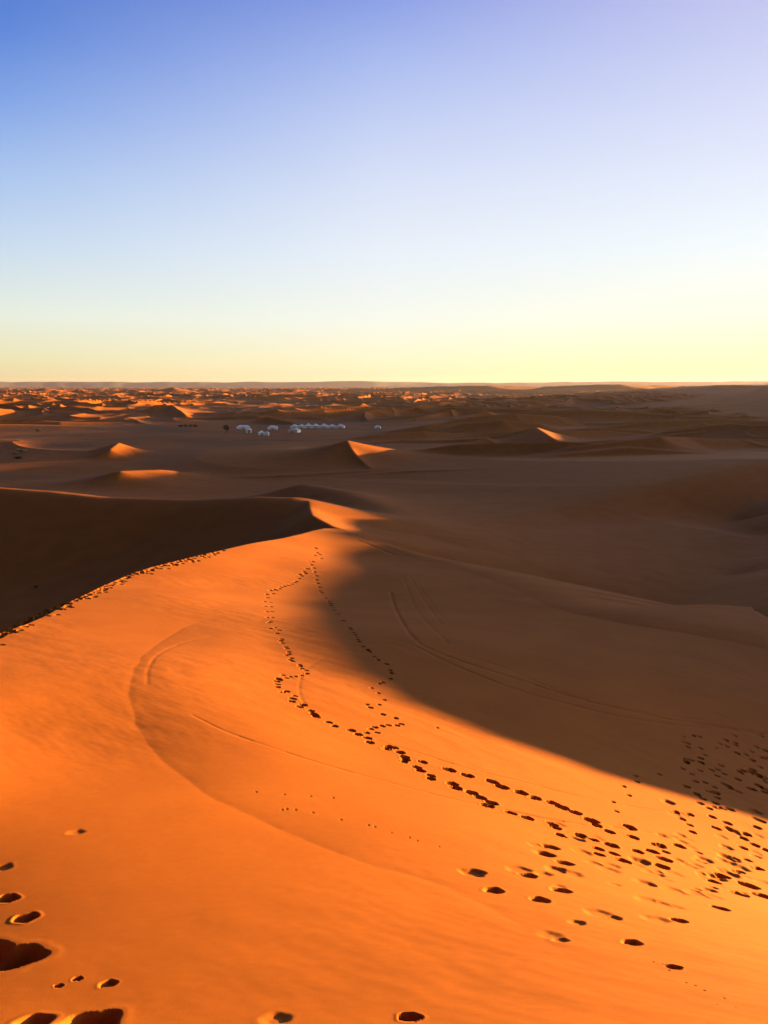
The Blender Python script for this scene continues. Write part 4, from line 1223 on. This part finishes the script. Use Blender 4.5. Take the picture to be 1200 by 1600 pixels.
M_pole = plain('wood_pole', (.16, .10, .06)); M_leaf = plain('dry_leaves', (.045, .045, .022), .9, .4, 2); M_bark = plain('bark', (.07, .045, .03))
def box(x0, x1, y0, y1, z0, z1):
    v = [(x0, y0, z0), (x1, y0, z0), (x1, y1, z0), (x0, y1, z0), (x0, y0, z1), (x1, y0, z1), (x1, y1, z1), (x0, y1, z1)]
    f = [(3, 2, 1, 0), (4, 5, 6, 7), (0, 1, 5, 4), (1, 2, 6, 5), (2, 3, 7, 6), (3, 0, 4, 7)]
    return v, f
def join(parts):
    V = []; F = []
    for v, f in parts:
        o = len(V); V += list(v); F += [tuple(i + o for i in q) for q in f]
    return V, F
def tent_roof(w, d, z0, z1, over=.25, ridge_len=0.0):
    """sagging cloth roof: rings from the eaves up to a peak or short ridge, with a hanging valance"""
    V = []; F = []; n = 8
    def ring(hx, hy, z, sag=0):
        k = len(V)
        for s in range(4):
            c0 = [(-1, -1), (1, -1), (1, 1), (-1, 1)][s]; c1 = [(-1, -1), (1, -1), (1, 1), (-1, 1)][(s + 1) % 4]
            for q in range(n):
                t = q / n; V.append(((c0[0] + (c1[0] - c0[0]) * t) * hx, (c0[1] + (c1[1] - c0[1]) * t) * hy, z - sag * 4 * t * (1 - t)))
        return k
    hx, hy = w / 2 + over, d / 2 + over
    ks = [ring(hx, hy, z0 - .22), ring(hx, hy, z0)]
    for t in (.25, .5, .75, .95):
        e = t ** .85
        ks.append(ring(hx * (1 - e) + ridge_len / 2 * e + .05, hy * (1 - e) + .05, z0 + (z1 - z0) * (t ** 1.35), .08 * (1 - t)))
    ks.append(ring(ridge_len / 2 + .03, .03, z1))
    for a, b in zip(ks[:-1], ks[1:]):
        for q in range(4 * n): F.append((a + q, a + (q + 1) % (4 * n), b + (q + 1) % (4 * n), b + q))
    F.append(tuple(ks[-1] + q for q in range(4 * n)))
    return V, F
def empty(name, loc, rz, label, cat, group=None):
    o = bpy.data.objects.new(name, None); scene.collection.objects.link(o); o.location = loc; o.rotation_euler = (0, 0, rz)
    o.empty_display_size = .5; o['label'] = label; o['category'] = cat
    if group: o['group'] = group
    return o
def tent(name, x, y, z, w, h, label, rz, d=None, mat=None, ridge_len=0.0, wall=.55, open_sides=False, porch=False, group='white tents of the desert camp'):
    mat = mat or M_white; d = d or w * .85; zz = min(ground_z(x, y), z + .3)
    r = empty(name, (x, y, zz - .02), rz, label, 'tent', group)
    he = h * wall
    V, F = tent_roof(w, d, he, h, .18, ridge_len); mesh_obj('roof', V, F, mat, r, smooth=False)
    t = .04; dw = min(.9, w * .18); x0, x1, y0, y1 = -w / 2, w / 2, -d / 2, d / 2
    if not open_sides:
        top = he - .03; dh = min(top - .15, 1.7)
        wl_ = [box(x0, x0 + t, y0, y1, -.3, top), box(x1 - t, x1, y0, y1, -.3, top), box(x0 + t, x1 - t, y1 - t, y1, -.3, top),
               box(x0 + t, -dw, y0, y0 + t, -.3, top), box(dw, x1 - t, y0, y0 + t, -.3, top), box(-dw, dw, y0, y0 + t, dh, top)]
        V, F = join(wl_); mesh_obj('wall', V, F, mat, r, smooth=False)
        for s in (-1, 1):
            V, F = join([box(s * dw - .12, s * dw + .12, y0 - .10, y0 - .01, 0, dh)]); mesh_obj('door_flap', V, F, mat, r, smooth=False)
        V, F = box(x0 + .1, x1 - .1, y0 + .1, y1 - .1, -.2, .03); mesh_obj('floor_rug', V, F, M_dark, r, smooth=False)
    else:
        for sx in (-1, 1):
            for sy in (-1, 1):
                V, F = box(sx * w / 2 - .07, sx * w / 2 + .07, sy * d / 2 - .07, sy * d / 2 + .07, -.3, he - .02); mesh_obj('pole', V, F, M_pole if not porch else mat, r, smooth=False)
        if porch:
            for sx in (-1, 1):
                V, F = box(sx * w * .38 - w * .1, sx * w * .38 + w * .1, y0 - .1, y0 - .04, 0, he - .05); mesh_obj('curtain', V, F, mat, r, smooth=False)
    return r
row_names = ['leftmost white peaked tent of the long row, behind the cream tent', 'second tent from the left in the long row of white tents', 'tallest tent of the long white row, third from its left end',
             'middle tent of the long row of seven white tents', 'widest tent of the long white row, third from its right end', 'second tent from the right end of the long white row', 'rightmost white tent closing the long row']
bush_names = ['leftmost dark shrub in the short line left of the camp', 'taller dark shrub second in the line left of the camp', 'dark shrub third in the line left of the camp', 'dark shrub nearest the camp in the line of four',
              'widest dark shrub on the shaded sand near the left edge', 'small dark shrub beside the widest one at the left edge', 'low dark shrub nearer than the pair at the left edge', 'dark shrub on the far flat left of the lit dune tip', 'tiny dark tuft alone on the shaded slope behind the near crest']
ri = bi = 0
def shrub(name, x, y, z, w, h, label, cat, group, trunk=.12, seed=0):
    rg = random.Random(seed); zz = ground_z(x, y)
    r = empty(name, (x, y, zz), rg.uniform(0, 6), label, cat, group)
    V = []; F = []
    def limb(a, b, r0, r1):
        k = len(V); ax = np.array(b) - np.array(a); ax = ax / np.linalg.norm(ax)
        u = np.cross(ax, (.3, .9, .1)); u /= np.linalg.norm(u); v = np.cross(ax, u)
        for p, q in ((a, r0), (b, r1)):
            for s in range(6): V.append(tuple(np.array(p) + q * (math.cos(s * 1.0472) * u + math.sin(s * 1.0472) * v)))
        for s in range(6): F.append((k + s, k + (s + 1) % 6, k + 6 + (s + 1) % 6, k + 6 + s))
    tips = []
    base = (0, 0, -.3); fork = (rg.uniform(-.1, .1), rg.uniform(-.1, .1), h * trunk)
    limb(base, fork, .05 * h, .04 * h)
    for s in range(9):
        an = s * 2.4; rr = w * .36 * math.sqrt(rg.random()); tp = (rr * math.cos(an), rr * math.sin(an), h * rg.uniform(.45, .85)); limb(fork, tp, .025 * h, .008 * h); tips.append(tp)
    mesh_obj('trunk', V, F, M_bark, r)
    V = []; F = []
    for tp in tips:
        for s in range(90):
            p = np.array(tp) + np.array([rg.gauss(0, w * .11), rg.gauss(0, w * .11), rg.gauss(0, h * .13)])
            p[2] = max(.05, min(h, p[2])); q = .05 * (w + h) * rg.uniform(.4, 1)
            a = np.array([rg.gauss(0, 1) for _ in range(3)]); a /= np.linalg.norm(a); b = np.cross(a, [rg.gauss(0, 1) for _ in range(3)]); b /= np.linalg.norm(b)
            k = len(V); V += [tuple(p - a * q), tuple(p + b * q * .4), tuple(p + a * q), tuple(p - b * q * .4)]; F.append((k, k + 1, k + 2, k + 3))
    mesh_obj('crown', V, F, M_leaf, r, smooth=False)
    return r
for k, x, y, z, w, h in SITES:
    if k == 'pavilion': tent('tent', x, y, z, w, h, 'long low white pavilion tent at the left end of the camp', .15, d=5, ridge_len=w * .55)
    if k == 'awning': tent('canopy_tent', x, y, z, w, h, 'open sided white canopy on poles in front of the low pavilion', .1, open_sides=True, porch=True, wall=.62)
    if k == 'porch':
        tent('tent', x - 1.2, y, z, w * .62, h, 'grey white tent nearest the viewer, beside a small pale annex', .25)
        tent('tent', x + w * .34, y - .5, z, w * .3, h * .85, 'narrow pale annex tent joined to the nearest tent on its right', -.1)
    if k == 'small': tent('tent', x, y, z, w, h, 'grey white ridge tent standing alone left of the cream tent', .1, ridge_len=w * .35)
    if k == 'cream': tent('tent', x, y, z, w, h, 'bright cream tent in front of the left end of the row', -.3, mat=M_cream, ridge_len=w * .2)
    if k == 'lone': tent('tent', x, y, z, w, h, 'small white tent standing far apart to the right of the row', -.1, ridge_len=w * .3)
    if k == 'row':
        tent('tent', x, y, z, w * .95, h, row_names[ri], .06 * (ri % 3 - 1), wall=.5, group='seven white tents in a long row'); ri += 1
    if k == 'bush': shrub('shrub', x, y, z, w, h, bush_names[bi], 'shrub', 'dark shrubs on the desert floor', seed=bi); bi += 1
    if k == 'tree': shrub('tree', x, y, z, w * .8, h, 'small dark tree on the shaded sand left of the white tents', 'tree', None, trunk=.25, seed=99)

# ---------------------------------------------------------------- haze
V, F = box(-18000, 18000, -18000, 18000, -90, 130)
hz = bpy.data.materials.new('haze_air'); hz.use_nodes = True; hn = hz.node_tree
hn.nodes.remove(hn.nodes['Principled BSDF']); pv = hn.nodes.new('ShaderNodeVolumePrincipled')
pv.inputs['Color'].default_value = (.50, .48, .68, 1); pv.inputs['Density'].default_value = 2.4e-5; pv.inputs['Anisotropy'].default_value = .45
hn.links.new(pv.outputs[0], hn.nodes['Material Output'].inputs['Volume'])
hzo = mesh_obj('haze', V, F, hz, smooth=False); hzo['kind'] = 'stuff'
